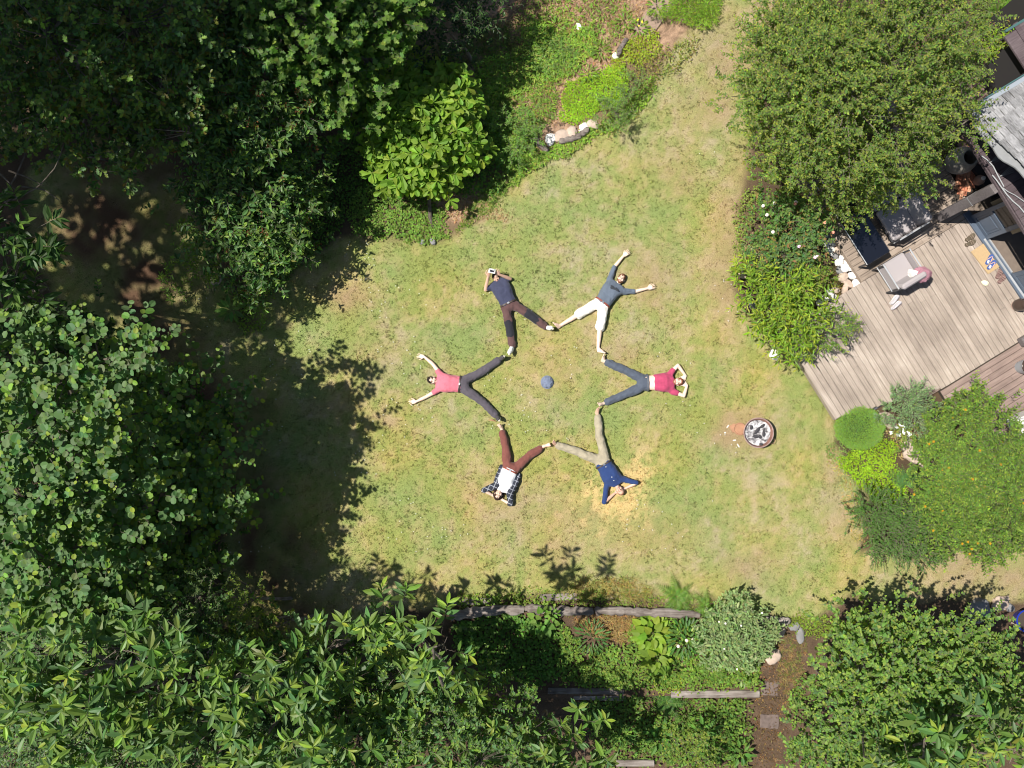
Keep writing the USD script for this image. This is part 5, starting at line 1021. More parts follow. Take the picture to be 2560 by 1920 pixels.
tree('chestnut', 'sweet chestnut with long glossy leaves below the feathery conifers', 'tree', (-3.6, -5.4, 0), [(600, 1680, 4.4, 80, .6), (690, 1650, 4.0, 90, .5), (760, 1760, 4.2, 110, .6), (560, 1800, 4.4, 110, .6), (640, 1900, 4.4, 110, .6), (840, 1600, 3.8, 55, .4), (480, 1690, 4.0, 60, .5), (780, 1880, 4.2, 100, .6)], 13, 2, CH, 'leaf_glossy', 20, trunk=.09, singles=300, upb=.5)
tree('chestnut', 'sweet chestnut whose two tall shoots reach the end of the curved log', 'tree', (-1.2, -5.6, 0), [(1005, 1560, 5.0, 45, .5), (1110, 1610, 4.9, 55, .5), (990, 1690, 2.6, 95, .6), (1110, 1740, 2.3, 95, .6), (1000, 1830, 2.6, 100, .6), (1140, 1890, 2.4, 95, .6), (900, 1900, 2.8, 100, .6), (890, 1760, 2.6, 80, .5)], 15, 2, CH, 'leaf_glossy', 21, trunk=.08, singles=300, upb=.5)
tree('chestnut', 'slender chestnut with pale tips right of the lower centre, over the bottom bed', 'tree', (.3, -6.4, 0), [(1390, 1800, 2.6, 70, .5), (1350, 1870, 2.6, 80, .5), (1450, 1890, 2.2, 50, .4)], 20, 2, CH, 'leaf_glossy', 22, trunk=.06, singles=120, upb=.5)
tree('chestnut', 'chestnut boughs with yellow green tips in the lower right corner', 'tree', (7.2, -7.2, 0), [(2470, 1790, 4.4, 70, .5), (2400, 1860, 4.4, 70, .5), (2160, 1890, 4.2, 60, .5), (2540, 1870, 4.4, 80, .5), (2310, 1850, 4.2, 40, .4)], 14, 2, dict(CH, tipcols=[YL, (.22, .28, .05)]), 'leaf_glossy', 23, trunk=.08, singles=200, upb=.5)
# small leaved shrubs between the chestnuts
pv_ = dict(SL=.3, k=12, T='ovate', leafL=.055, leafW=.034, cols=[(*MD, 2), (*BG, 4), (.14, .21, .12, 2)], tipcols=[LT, MD], arr='alt', pitch=60)
tree('privet', 'grey green small leaved shrub in the bottom left corner beneath the chestnut', 'shrub', (-6.9, -6.2, 0), [(90, 1800, 3.6, 110, .7), (180, 1880, 3.4, 130, .7), (60, 1660, 3.4, 80, .6), (230, 1530, 3.2, 120, .7), (100, 1560, 3.2, 110, .7), (430, 1880, 3.0, 120, .7)], 36, 4, pv_, 'leaf_glossy', 24, trunk=.05, singles=0)
tree('cherry_plum', 'dark oval leaved shrub among the chestnuts at the bottom centre', 'shrub', (.0, -6.6, 0), [(1250, 1780, 1.8, 105, .7), (1290, 1880, 2.0, 115, .7), (1050, 1770, 2.8, 110, .7), (1200, 1900, 3, 100, .6)], 30, 4, dict(pv_, leafL=.078, leafW=.045, cols=[(*DK, 2), (*MD, 2), (*BG, 2)], SL=.32), 'leaf_glossy', 25, trunk=.05, singles=200)
tree('understorey', 'shaded understorey shrubs filling the gaps beneath the lower left chestnuts', 'shrub', (-4.9, -5.6, 0), [(480, 1560, 2.4, 130, .7), (700, 1740, 2.2, 150, .7), (900, 1680, 1.8, 120, .7), (520, 1860, 2.4, 160, .8), (840, 1860, 2.2, 140, .7), (680, 1620, 1.8, 90, .6)], 26, 4, dict(pv_, leafL=.085, leafW=.05, cols=[DK, (.04, .09, .03), BG]), 'leaf_satin', 26, trunk=.05)
tree('understorey', 'dark understorey shrubs beneath the hazel on the left', 'shrub', (-7.4, -1.8, 0), [(150, 1000, 2.0, 230, .7), (150, 1250, 2.0, 240, .7), (380, 1100, 1.4, 170, .6), (380, 1330, 1.3, 180, .6), (150, 1480, 1.8, 200, .6), (60, 1700, 2.0, 150, .6), (250, 1700, 2.0, 200, .6), (300, 1880, 2.0, 180, .6), (60, 1880, 2.2, 120, .6)], 22, 4, dict(pv_, leafL=.095, leafW=.06, SL=.36, cols=[DK, (.04, .09, .03)]), 'leaf_satin', 33, trunk=.05)
tree('understorey', 'dark understorey shrubs on the ground beneath the oak in the upper left corner', 'shrub', (-9.6, 7.0, 0), [(80, 120, 1.6, 190, .6), (40, 280, 1.4, 120, .5), (260, 60, 1.6, 190, .6), (300, 230, 1.2, 150, .5)], 22, 4, dict(pv_, leafL=.095, leafW=.06, SL=.36, cols=[DK, (.04, .09, .03)]), 'leaf_satin', 34, trunk=.05)
def conifer_spec(cols, tip): return dict(SL=.34, k=26, T='tiny', leafL=.05, leafW=.014, cols=cols, tipcols=tip, arr='spiral', pitch=48, flat=.8, droop=0, horiz=.4, start=.02)
tree('juniper', 'feathery blue green conifer between the hazel and the lower shade', 'conifer', (-4.8, -4.0, 0), [(500, 1490, 2.8, 55, .9), (480, 1550, 2.4, 60, .8), (530, 1450, 2.6, 40, .7)], 70, 4, conifer_spec([(.12, .19, .09), (.15, .23, .10)], [(.22, .30, .11)]), 'leaf_matte', 27, trunk=.04, upb=.6)
tree('juniper', 'yellow green feathery conifer with upright tips beside the shaded lawn', 'conifer', (-4.3, -4.4, 0), [(620, 1510, 2.2, 60, .9), (650, 1570, 1.8, 70, .8), (590, 1560, 2.0, 50, .7), (700, 1590, 1.4, 55, .6)], 60, 4, conifer_spec([(.15, .23, .05), (.19, .26, .055)], [(.32, .40, .08)]), 'leaf_matte', 28, trunk=.04, upb=.8)
# the big small-leaved tree by the deck
tree('apple_tree', 'big dense small leaved tree overhanging the deck and roof corner, upper right', 'tree', (6.6, 5.4, 0), [(2120, 250, 3.3, 230, 1.0), (1990, 180, 2.9, 170, .9), (2240, 170, 3.4, 190, 1.0), (2000, 330, 2.5, 150, .9), (2230, 340, 2.4, 160, .8), (2100, 410, 1.9, 140, .6), (1930, 250, 2.4, 110, .8), (2090, 60, 3.0, 180, .9), (2330, 60, 3.0, 150, .8), (2350, 250, 2.9, 105, .5), (2420, 300, 3.5, 60, .3), (2140, 450, 1.5, 85, .3), (1950, 400, 1.9, 90, .6), (2205, 472, 1.5, 50, .2), (2290, 370, 1.9, 65, .4), (1960, 70, 2.5, 110, .7), (2400, 130, 3.2, 70, .5)], 26, 5,
     dict(SL=.34, k=15, T='tiny', leafL=.058, leafW=.032, cols=[(*MD, 3), (.175, .24, .06, 4), (.235, .29, .07, 3), (.12, .19, .06, 2)], tipcols=[YL, LT, (.33, .35, .08)], arr='alt', pitch=58, flat=.5, tipn=.15), 'leaf_satin', 29, trunk=.15, clr=.16)
# bottom right shrub
tree('birch_shrub', 'broad light shrub with heart shaped leaves and thin twigs, lower right', 'shrub', (6.7, -5.6, 0), [(2200, 1630, 2.2, 110, .7), (2300, 1590, 2.2, 80, .6), (2380, 1690, 2.7, 160, .8), (2240, 1700, 2.7, 180, .8), (2480, 1680, 2.6, 95, .7), (2100, 1640, 1.8, 80, .6), (2120, 1800, 2.2, 140, .7), (2330, 1820, 2.7, 170, .8), (2500, 1760, 3.0, 120, .7), (2060, 1890, 1.7, 100, .6), (2240, 1900, 2.4, 130, .7), (2110, 1565, 1.2, 45, .4)], 26, 4, dict(SL=.42, k=13, T='heart', leafL=.06, leafW=.052, cols=[(*MD, 3), (.17, .28, .08, 4), (*BG, 2), (.24, .34, .09, 3)], tipcols=[LT, YL], arr='alt', pitch=60, flat=.4, tipn=.12), 'leaf_satin', 30, trunk=.06, clr=.22, stem_r=.005)
# the yellow flowering bush under the deck
def yellows(Lv, rng, C, Dn, A, D, SL, root):
    i = rng.permutation(len(A))[:46]; tip = A[i] + nrm_(D[i]) * SL[i, None]; fl = Leaves()
    for a in range(5): fl.add('tiny', tip + [0, 0, .03], np.tile([math.cos(a * 1.257), math.sin(a * 1.257), .15], (len(i), 1)), np.tile([0, 0, 1.0], (len(i), 1)), .032, .03, np.tile([.72, .42, .03], (len(i), 1)))
    m, c = fl.mesh(); say(put('flowers', m, 'leaf_matte', root, col=c), kind='stuff')
tree('hypericum', 'big leafy bush dotted with small yellow flowers below the dark planks', 'shrub', (8.9, -1.5, 0), [(2420, 1130, 1.2, 150, .5), (2360, 1200, 1.1, 95, .5), (2480, 1230, 1.2, 140, .5), (2380, 1270, 1.0, 120, .4), (2320, 1090, .9, 60, .4), (2510, 1080, 1.1, 90, .4), (2420, 1020, .9, 70, .4), (2370, 1330, .7, 80, .35), (2540, 1180, 1.1, 100, .5), (2480, 1330, .8, 90, .4), (2330, 1290, .7, 50, .35), (2370, 1010, .7, 45, .3)], 34, 5, dict(SL=.28, k=12, T='tiny', leafL=.07, leafW=.03, cols=[(*MD, 3), (.15, .25, .055, 4), (.19, .29, .06, 3)], tipcols=[YL, LT], arr='opp', pitch=62, flat=.7, tipn=.2), 'leaf_satin', 31, trunk=.03, clr=.12, upb=.7, extra=yellows, lump=.45, shell=(.35, 1.0))
# ------------------------------------------------------------------ low plants of the beds
def carpet(name, label, poly, hmax, dens, T, L, W, cols, mat='leaf_satin', seed=1, cat='ground cover', kind='stuff', lump=1.8, tilt=.45, z0=.0, wob=16, jit=.14, parent=None, shadow=None):
    rng = np.random.default_rng(seed); poly = np.array(poly, float)
    lo, hi = P(poly[:, 0].min() - 10, poly[:, 1].max() + 10), P(poly[:, 0].max() + 10, poly[:, 1].min() - 10)
    n = int((hi[0] - lo[0]) * (hi[1] - lo[1]) * dens); x, y = rng.uniform(lo[0], hi[0], n), rng.uniform(lo[1], hi[1], n)
    px, py = to_px(x, y); p3 = np.stack([x, y, 0 * x], 1)
    w1, w2 = wob * 2 * (meshkit.fbm(p3 * 3, 3, seed) - .5), wob * 2 * (meshkit.fbm(p3 * 3 + 9, 3, seed + 1) - .5)
    m = soft(poly, px + w1, py + w2, 8) > rng.uniform(.2, .8, n); x, y, p3 = x[m], y[m], p3[m]; n = len(x)
    hz_ = hmax * np.clip(.25 + 1.1 * (meshkit.fbm(p3 * lump, 3, seed + 4) - .2), .1, 1)
    z = z0 + zg(x, y) + hz_ * rng.uniform(.35, 1, n) ** .6
    a = rng.uniform(0, 6.283, n); d = np.stack([np.cos(a), np.sin(a), rng.normal(-.05, .3, n)], 1)
    up = np.array([0, 0, 1.0]) + tilt * rng.normal(0, 1, (n, 3)); sz = rng.uniform(.65, 1.3, n)
    Lv = Leaves(); tone = (.75 + .5 * meshkit.fbm(p3 * 4, 2, seed + 2))[:, None]
    Lv.add(T, np.stack([x, y, z], 1), d, up, L * sz, W * sz, pal(rng, n, cols, jit) * tone)
    (V, f), c = Lv.mesh()
    if kind is None:
        root = thing(name, label, cat); say(put('foliage', (V, f), mat, root, col=c), kind='stuff'); return root
    return say(put(name, (V, f), mat, parent, col=c), label, cat, None, kind)
def grassy(name, label, poly, L, dens, col, seed=1, W=.008, lean=.7, cat='grass', nb=5):
    rng = np.random.default_rng(seed); poly = np.array(poly, float)
    lo, hi = P(poly[:, 0].min(), poly[:, 1].max()), P(poly[:, 0].max(), poly[:, 1].min()); n = int((hi[0] - lo[0]) * (hi[1] - lo[1]) * dens)
    x, y = rng.uniform(lo[0], hi[0], n), rng.uniform(lo[1], hi[1], n); px, py = to_px(x, y); p3 = np.stack([x, y, 0 * x], 1)
    m = soft(poly, px + 30 * (meshkit.fbm(p3 * 3, 3, seed) - .5), py + 30 * (meshkit.fbm(p3 * 3 + 9, 3, seed) - .5), 8) > rng.uniform(.1, .9, n); x, y = x[m], y[m]
    V, f, c = blades(np.stack([x, y, zg(x, y)], 1), nb, L * rng.uniform(.6, 1.3, len(x)), W, lean, rng, pal(rng, len(x), col), .2)
    return say(put(name, (V, f), 'leaf_matte', None, col=c), label, cat, None, 'stuff')
def clump(name, label, px, py, n, L, W, cols, seed, cat='plant', lean=(.3, 1.2), droop=.5, seg=6, mat='leaf_satin', base_r=.05, parts=True, z=0):
    """strap leaves arching out of one point, each a part"""
    rng = np.random.default_rng(seed); c = P(px, py); c[2] = zg(c[0], c[1]) + z; root = thing(name, label, cat, loc=c); ms = []
    for k in range(n):
        a = k * GA + rng.normal(0, .3); le = rng.uniform(*lean); l = L * rng.uniform(.6, 1.15); t = np.linspace(0, 1, seg); d = np.array([math.cos(a), math.sin(a)]); s = np.array([-d[1], d[0], 0])
        r = l * (np.sin(le) * t + .15 * t * t); zz = l * (np.cos(le) * t - droop * t * t * np.sin(le)) + .01; q = np.stack([d[0] * (r + base_r), d[1] * (r + base_r), np.maximum(zz, .01)], 1); w = W * np.sin(np.pi * np.clip(.12 + .86 * t, 0, 1)) ** .7
        V = np.vstack([q - s * w[:, None] / 2, q + s * w[:, None] / 2]); f = []
        for i in range(seg - 1): f += [(i, seg + i, seg + i + 1), (i, seg + i + 1, i + 1)]
        cc = pal(rng, 1, cols)[0]
        if parts: put('leaf', trimesh.Trimesh(V, f, process=False), mat, root, col=cc)
        else: ms.append((V, np.array(f), cc))
    if not parts:
        k = 0; Vs, Fs, Cs = [], [], []
        for V, f, cc in ms: Vs.append(V); Fs.append(f + k); Cs.append(np.tile(cc, (len(V), 1))); k += len(V)
        say(put('blades', (np.vstack(Vs), np.vstack(Fs)), mat, root, col=np.vstack(Cs)), kind='stuff')
    return root
def fern(label, px, py, n, L, seed, cols=((.13, .24, .05), (.16, .28, .06)), bias=None, group=None, z=0):
    rng = np.random.default_rng(seed); c = P(px, py); c[2] = zg(c[0], c[1]) + z; root = thing('fern', label, 'fern', loc=c, group=group)
    for k in range(n):
        a = k * 6.283 / n + rng.normal(0, .2) if bias is None else bias[0] + bias[1] * ((k + .5) / n - .5) * 2 + rng.normal(0, .06)
        l = L * rng.uniform(.8, 1.1); m = 15; t = np.linspace(.1, 1, m); d = np.array([math.cos(a), math.sin(a)]); r = l * (.25 * t + .72 * t ** 1.5) ; zz = l * (.75 * t - .62 * t * t) + .02
        q = np.stack([d[0] * r, d[1] * r, zz], 1); tan = nrm_(np.gradient(q, axis=0)); s = np.array([-d[1], d[0], 0]); Lv = Leaves()
        pl = l * .24 * np.sin(np.pi * (.12 + .84 * t) ** .8) + .008
        for sgn in (-1, 1): Lv.add('blade', q, s * sgn + tan * .45 + [0, 0, -.12], np.tile([0, 0, 1.0], (m, 1)) + .15 * rng.normal(0, 1, (m, 3)), pl, pl * .17 + .004, pal(rng, m, cols))
        (V, f), cc = Lv.mesh(); fr = put('frond', (V, f), 'leaf_satin', root, col=cc); put('rachis', tube(q, .003, 4), 'painted', fr, col=np.array([.16, .2, .06]))
    return root
def rosette(name, label, px, py, n, L, W, T, cols, seed, cat='plant', lift=.5, mat='leaf_satin', spread=.18, h=.12, group=None):
    rng = np.random.default_rng(seed); c = P(px, py); c[2] = zg(c[0], c[1]); root = thing(name, label, cat, loc=c, group=group)
    for k in range(n):
        a = k * GA; q = math.sqrt((k + .5) / n); r = spread * q; Lv = Leaves()
        p0 = np.array([[r * math.cos(a), r * math.sin(a), h * (1.25 - .6 * q) + rng.normal(0, .015)]]); le = lift * (1 - q) + rng.normal(0, .1)
        l = L * rng.uniform(.75, 1.2); Lv.add(T, p0, np.array([[math.cos(a), math.sin(a), le]]), np.array([[-math.cos(a) * le * .5 + rng.normal(0, .15), -math.sin(a) * le * .5 + rng.normal(0, .15), 1.0]]), l, W * l / L, pal(rng, 1, cols))
        (V, f), cc = Lv.mesh(); put('leaf', (V, f), mat, root, col=cc)
    put('stem', tube([[0, 0, -.02], [.01, 0, h * .9]], .012, 5), 'painted', root, col=np.array([.12, .16, .05]))
    return root
G1, G2, G3, LIME = (.19, .30, .062), (.14, .25, .06), (.25, .37, .075), (.36, .46, .05)
weed = [(.25, .40, .08, 3), (.20, .34, .08, 2), (.31, .45, .09, 3), (.34, .34, .12, 1)]
# left and top of the lawn
carpet('clover_patch', 'bright green clover like ground cover below the magnolia', [(905, 470), (1000, 455), (1090, 480), (1120, 530), (1115, 600), (1060, 612), (960, 590), (880, 590), (865, 540)], .12, 1500, 'round', .042, .034, [(.19, .31, .07), (.16, .28, .06), (.22, .34, .08)], seed=2)
carpet('shaded_ivy', 'shaded ground ivy between the viburnum and the magnolia', [(820, 380), (900, 330), (960, 450), (880, 520), (840, 600), (760, 660), (690, 720), (660, 690), (760, 560)], .12, 1100, 'round', .045, .036, [G2, (.09, .17, .04)], seed=3)
carpet('ground_elder', 'dark leafy ground cover in the shade right of the magnolia', [(1140, 230), (1220, 260), (1260, 350), (1275, 440), (1240, 500), (1170, 490), (1090, 480), (1110, 380)], .28, 900, 'ovate', .065, .042, [G2, (.09, .17, .045), G1], seed=4)
carpet('bed_weeds', 'mixed green weeds in the upper bed between chips and lawn', [(1190, 160), (1290, 130), (1330, 40), (1420, 90), (1480, 60), (1500, 120), (1430, 180), (1380, 200), (1300, 230), (1240, 250), (1250, 330), (1330, 300), (1340, 400), (1280, 430), (1230, 400)], .16, 1500, 'lance', .085, .026, weed, seed=5, lump=3, tilt=.3)
carpet('bed_weeds', 'low green weeds along the edge of lawn below the stones', [(1290, 390), (1350, 400), (1420, 345), (1500, 300), (1580, 230), (1640, 190), (1640, 240), (1540, 320), (1430, 375), (1340, 430), (1270, 470)], .13, 1500, 'lance', .075, .024, weed, seed=6, lump=3)
carpet('catmint', 'grey green feathery mound above the lime ground cover', [(1330, 130), (1400, 90), (1440, 130), (1440, 170), (1370, 190), (1320, 180)], .22, 1300, 'lance', .055, .016, [(.20, .32, .11), (.17, .29, .11), (.26, .37, .13)], seed=7)
carpet('lime_groundcover', 'brilliant lime green carpet plant in the upper bed', [(1410, 218), (1470, 185), (1520, 170), (1570, 170), (1575, 220), (1545, 260), (1480, 290), (1440, 312), (1405, 295), (1400, 250)], .12, 3000, 'round', .032, .028, [(.28, .45, .035), (.32, .49, .05), (.24, .41, .03)], seed=8, tilt=.3)
carpet('golden_marjoram', 'yellow green mounded herb right of the branch stub', [(1570, 110), (1640, 80), (1650, 130), (1620, 160), (1560, 165), (1520, 185), (1510, 170)], .14, 1600, 'round', .034, .028, [(.34, .42, .05), (.28, .38, .05)], seed=9)
carpet('fennel', 'feathery bright green mound at the top by the grass path', [(1680, -20), (1800, -20), (1790, 60), (1750, 85), (1700, 60), (1660, 50), (1600, 60), (1670, 20)], .36, 3000, 'tiny', .08, .016, [(.24, .38, .06), (.30, .43, .06), (.20, .35, .06)], seed=10, tilt=1.0, cat='plant', kind=None)
carpet('wild_strawberry', 'olive green low plants with dry stalks beside the grass path', [(1550, 185), (1640, 130), (1760, 90), (1720, 150), (1650, 210), (1600, 250), (1550, 250)], .14, 700, 'ovate', .05, .028, [(.22, .26, .06), (.17, .24, .06), (.28, .24, .09)], seed=11)
tree('cranesbill', 'grey green bush with open stems below the lime ground cover', 'shrub', tuple(P(1540, 290)), [(1540, 285, .4, 50, .2), (1500, 260, .35, 35, .15), (1580, 215, .3, 40, .15), (1530, 310, .3, 35, .15)], 50, 4, dict(SL=.2, k=9, T='tiny', leafL=.045, leafW=.022, cols=[(.20, .31, .10), (.17, .28, .09)], pitch=60), 'leaf_satin', 41, trunk=.015, clr=.09)
tree('verbascum', 'dark green bushy herb left of the mossy log', 'shrub', tuple(P(1310, 310)), [(1315, 300, .4, 45, .2), (1290, 370, .3, 45, .2), (1250, 310, .3, 40, .2), (1330, 350, .25, 25, .15)], 50, 4, dict(SL=.2, k=10, T='lance', leafL=.06, leafW=.018, cols=[(.17, .31, .09), (.20, .34, .09)], pitch=60, arr='spiral'), 'leaf_satin', 42, trunk=.015, clr=.09)
for k, (px, py, lb) in enumerate(((1595, 75, 'leafy evening primrose with yellow flowers beside the branch stub'), (1500, 130, 'broad leaved weed rosette above the white stone'), (1470, 190, 'green rosette plant left of the driftwood'), (1560, 60, 'large leaved weed left of the ground sheet'), (1390, 70, 'green weed rosette at the top edge of the bed'), (1640, 20, 'bright leafy weed between ground sheet and fennel'))):
    rosette('weed', lb, px, py, 22, .13, .04, 'lance', [G1, G3, (.16, .28, .07)], 50 + k, spread=.16, h=.12)
ep = stage.GetPrimAtPath('/World/weed')
for k in range(5): put('flower', trimesh.creation.icosphere(1, .02).apply_scale([1, 1, .5]).apply_translation([.06 * math.cos(k * 2.2), .08 * math.sin(k * 2.2) + .05, .24]), 'painted', ep, col=np.array([.75, .62, .03]))
grassy('long_grass', 'longer shaded grass along the foot of the dark evergreen', [(1030, 120), (1130, 110), (1270, 60), (1290, 110), (1220, 160), (1120, 180), (1040, 190)], .16, 520, [G2, (.10, .17, .04), (.2, .2, .07)], 21, nb=4)
grassy('long_grass', 'fresh green grass tongue right of the ground ivy bed', [(1180, 170), (1240, 180), (1270, 260), (1290, 360), (1320, 430), (1240, 500), (1180, 560), (1130, 590), (1200, 480), (1270, 430), (1240, 330)], .09, 800, [G1, G3, G2], 22)
grassy('dry_grass', 'dry straw grass patch in the lower bed left of the yellow hosta', [(1490, 1530), (1590, 1525), (1600, 1590), (1560, 1610), (1500, 1590), (1420, 1560)], .14, 520, [(.45, .32, .16), (.38, .26, .12)], 23, lean=1.0)
grassy('dry_grass', 'tufts of dry grass standing at the lawn edge above the logs', [(1420, 1450), (1560, 1440), (1620, 1470), (1650, 1500), (1560, 1500), (1440, 1490)], .20, 300, [(.42, .33, .15), (.30, .30, .10)], 24, lean=.8)
grassy('dry_grass', 'dry grass and litter on the earth path by the stone steps', [(1950, 1580), (2020, 1600), (2010, 1700), (1990, 1800), (1960, 1780), (1950, 1660)], .10, 420, [(.34, .24, .13), (.20, .22, .07)], 25, lean=1.0)
# plants under and left of the viburnum
rosette('comfrey', 'large leaved comfrey at the corner of the shaded path', 585, 775, 13, .26, .10, 'lance', [(.14, .26, .08), (.17, .30, .09)], 60, spread=.12, h=.18)
carpet('hedge_garlic', 'sunlit pale green weeds right of the comfrey', [(600, 730), (660, 700), (685, 750), (660, 830), (620, 840), (590, 800)], .28, 900, 'ovate', .055, .03, [(.20, .33, .06), (.24, .36, .07)], seed=12, cat='plant', kind=None)
for k, (px, py, h, lb) in enumerate(((458, 570, 1.4, 'tall ash sapling with narrow leaflets left of the viburnum'), (480, 640, 1.0, 'second sapling just below the tall ash sapling'), (425, 705, .6, 'small sapling standing alone on the shaded path'), (545, 665, .9, 'bushy sapling beneath the lowest viburnum lobe'))):
    tree('sapling', lb, 'sapling', tuple(P(px, py)), [(px, py, h, 34, .3), (px + 12, py + 30, h * .6, 26, .2)], 26, 3, dict(SL=.24, k=9, T='lance', leafL=.085, leafW=.026, cols=[G2, G1], tipcols=[G3], arr='opp', pitch=58), 'leaf_satin', 61 + k, trunk=.012, clr=.08)
# dead twigs at the left edge
cl = crop(0, 0, 2.766)
dead = thing('dead_branches', 'bare dead branches reaching in from the left edge over the shaded path', 'branches')
for pts in ([(0, 1200), (70, 1270), (120, 1330)], [(30, 1400), (130, 1360), (260, 1300), (390, 1150), (440, 1000)], [(0, 1380), (100, 1240), (180, 1060), (190, 960), (150, 800)], [(60, 1180), (200, 1230), (300, 1285)], [(150, 1290), (300, 1310), (410, 1385)], [(0, 1440), (80, 1390), (240, 1310)]):
    q = np.array([cl(u, v, 4.2 + .1 * math.sin(u)) for u, v in pts]); t = np.linspace(0, 1, 12); q = np.stack([np.interp(t, np.linspace(0, 1, len(q)), q[:, k]) for k in range(3)], 1); put('branch', tube(q, np.linspace(.016, .006, 12), 5), 'bark', dead)
# lower bed between the logs
carpet('strawberry_bed', 'dense green strawberry like leaves in the lower bed left half', [(1150, 1545), (1260, 1535), (1330, 1540), (1400, 1580), (1420, 1640), (1410, 1700), (1340, 1715), (1240, 1690), (1180, 1650), (1130, 1590)], .22, 900, 'round', .06, .052, [(.12, .24, .05), (.10, .20, .045), (.15, .28, .06)], seed=13)
carpet('lady_mantle', 'pale grey green scalloped leaves next to the curved log', [(1130, 1560), (1170, 1548), (1200, 1580), (1190, 1620), (1150, 1610)], .2, 420, 'round', .10, .09, [(.20, .30, .12), (.17, .27, .10)], seed=14)
rosette('big_leaf', 'large rounded leaves in front of the straight log', 1355, 1545, 16, .17, .15, 'heart', [(.17, .30, .07), (.14, .27, .06)], 63, spread=.26, h=.25)
rosette('big_leaf', 'tall green leafy spire rising in front of the log at the bed centre', 1378, 1525, 14, .11, .06, 'ovate', [(.18, .33, .07)], 64, spread=.1, h=.4)
rosette('peony', 'dark green peony clump beside the dry grass patch', 1478, 1588, 46, .15, .045, 'lance', [(.07, .16, .05), (.09, .19, .06)], 65, spread=.30, h=.30, mat='leaf_glossy')
rosette('hosta', 'yellow green large leaved plant at the middle of the lower bed', 1628, 1580, 26, .20, .16, 'heart', [(.26, .36, .05), (.22, .33, .05)], 66, spread=.33, h=.30)
rosette('hosta', 'second yellow green large leaved plant just below the first', 1640, 1640, 20, .19, .15, 'heart', [(.22, .33, .05), (.18, .30, .05)], 67, spread=.28, h=.25)
pe = rosette('peony', 'dark glossy peony bush with faded pale blooms left of the sage', 1710, 1590, 60, .15, .055, 'lance', [(.07, .17, .05), (.10, .21, .06)], 68, spread=.36, h=.38, mat='leaf_glossy')
for k, (u, v) in enumerate(((-.02, .0), (.12, .02), (-.20, -.12))): put('flower', rock(np.random.default_rng(k), (.035, .035, .025), k, .3, 2).apply_translation([u, v, .44]), 'painted', pe, smooth=True, col=np.array([.72, .55, .52]))
tree('sage', 'silvery grey green sage mound at the right end of the lower bed', 'shrub', tuple(P(1840, 1585)), [(1840, 1580, .4, 80, .25), (1795, 1570, .36, 50, .2), (1885, 1580, .36, 52, .2), (1840, 1530, .36, 45, .2), (1860, 1630, .3, 50, .2), (1800, 1625, .3, 42, .18)], 60, 5, dict(SL=.17, k=9, T='lance', leafL=.09, leafW=.036, cols=[(.25, .34, .18), (.21, .30, .14), (.30, .38, .21)], pitch=58, arr='opp', flat=.7), 'leaf_matte', 43, trunk=.02, clr=.09, upb=.5)
for k, (u, v) in enumerate(((940, 405), (1075, 425), (885, 390), (1040, 800), (1255, 315), (930, 625))): put('bindweed_flower', lathe([(0, 0), (.008, .02), (.022, .045), (.018, .045), (.004, .02), (0, .005)], 12).apply_translation(cB(u, v, .62)), 'stone_white', stage.GetPrimAtPath('/World/sage'))
fern('fern standing upright at the lawn edge, left of the other upright one', 1690, 1490, 7, .55, 71); fern('narrow fern behind the sage, right of the other upright fern', 1762, 1515, 5, .5, 72); fern('large fern below the silvery sage', 1795, 1640, 9, .62, 73); fern('dark fern in the bottom bed under the pale timber', 1672, 1765, 7, .55, 74, cols=((.07, .16, .04), (.09, .19, .05)))
carpet('geranium_patch', 'mixed low green leaves along the top of the pale timber', [(1540, 1660), (1640, 1660), (1720, 1690), (1760, 1640), (1790, 1690), (1900, 1660), (1890, 1720), (1720, 1725), (1540, 1725), (1430, 1710)], .16, 700, 'ovate', .055, .04, [G1, G2, (.22, .31, .06)], seed=15)
carpet('stonecrop', 'yellow green stonecrop spilling over the split timber', [(1630, 1700), (1660, 1690), (1710, 1695), (1700, 1730), (1660, 1745), (1630, 1730)], .14, 900, 'ovate', .05, .032, [(.34, .40, .06), (.28, .36, .06)], seed=16)
carpet('edge_weeds', 'small leafy weeds between the two timber edges', [(1140, 1490), (1220, 1490), (1380, 1480), (1390, 1515), (1240, 1520), (1130, 1525)], .14, 500, 'round', .05, .04, [G1, G3], seed=17)
carpet('edge_weeds', 'bright weed tuft right of the reddish board', [(1445, 1480), (1510, 1475), (1520, 1505), (1450, 1515)], .2, 800, 'lance', .06, .022, [G1, G3], seed=18)
carpet('path_cover', 'bright low ground cover spilling over the lawn right of the short log', [(1970, 1545), (2010, 1530), (2080, 1540), (2110, 1580), (2060, 1600), (2000, 1590)], .12, 1900, 'ovate', .04, .026, [(.24, .32, .06), (.20, .29, .05)], seed=19)
carpet('bottom_weeds', 'shaded leaves in the bottom bed between timber and steps', [(1450, 1760), (1560, 1740), (1640, 1740), (1600, 1800), (1720, 1820), (1780, 1760), (1860, 1760), (1860, 1850), (1840, 1920), (1700, 1920), (1560, 1870), (1480, 1840)], .22, 620, 'ovate', .075, .048, [G2, (.10, .2, .05), G1], seed=20)
carpet('bottom_weeds', 'green leaves beside the steps on their right', [(1990, 1690), (2060, 1690), (2060, 1790), (1990, 1830), (1975, 1760)], .2, 700, 'ovate', .06, .04, [G1, G2], seed=26)
clump('iris', 'clump of dark strap leaves in the bottom bed', 1560, 1850, 26, .42, .026, [(.07, .16, .05), (.09, .19, .05)], 75); clump('daylily', 'arching strap leaved plant above the dark fern in the bottom bed', 1720, 1800, 18, .40, .022, [(.15, .26, .06)], 76)
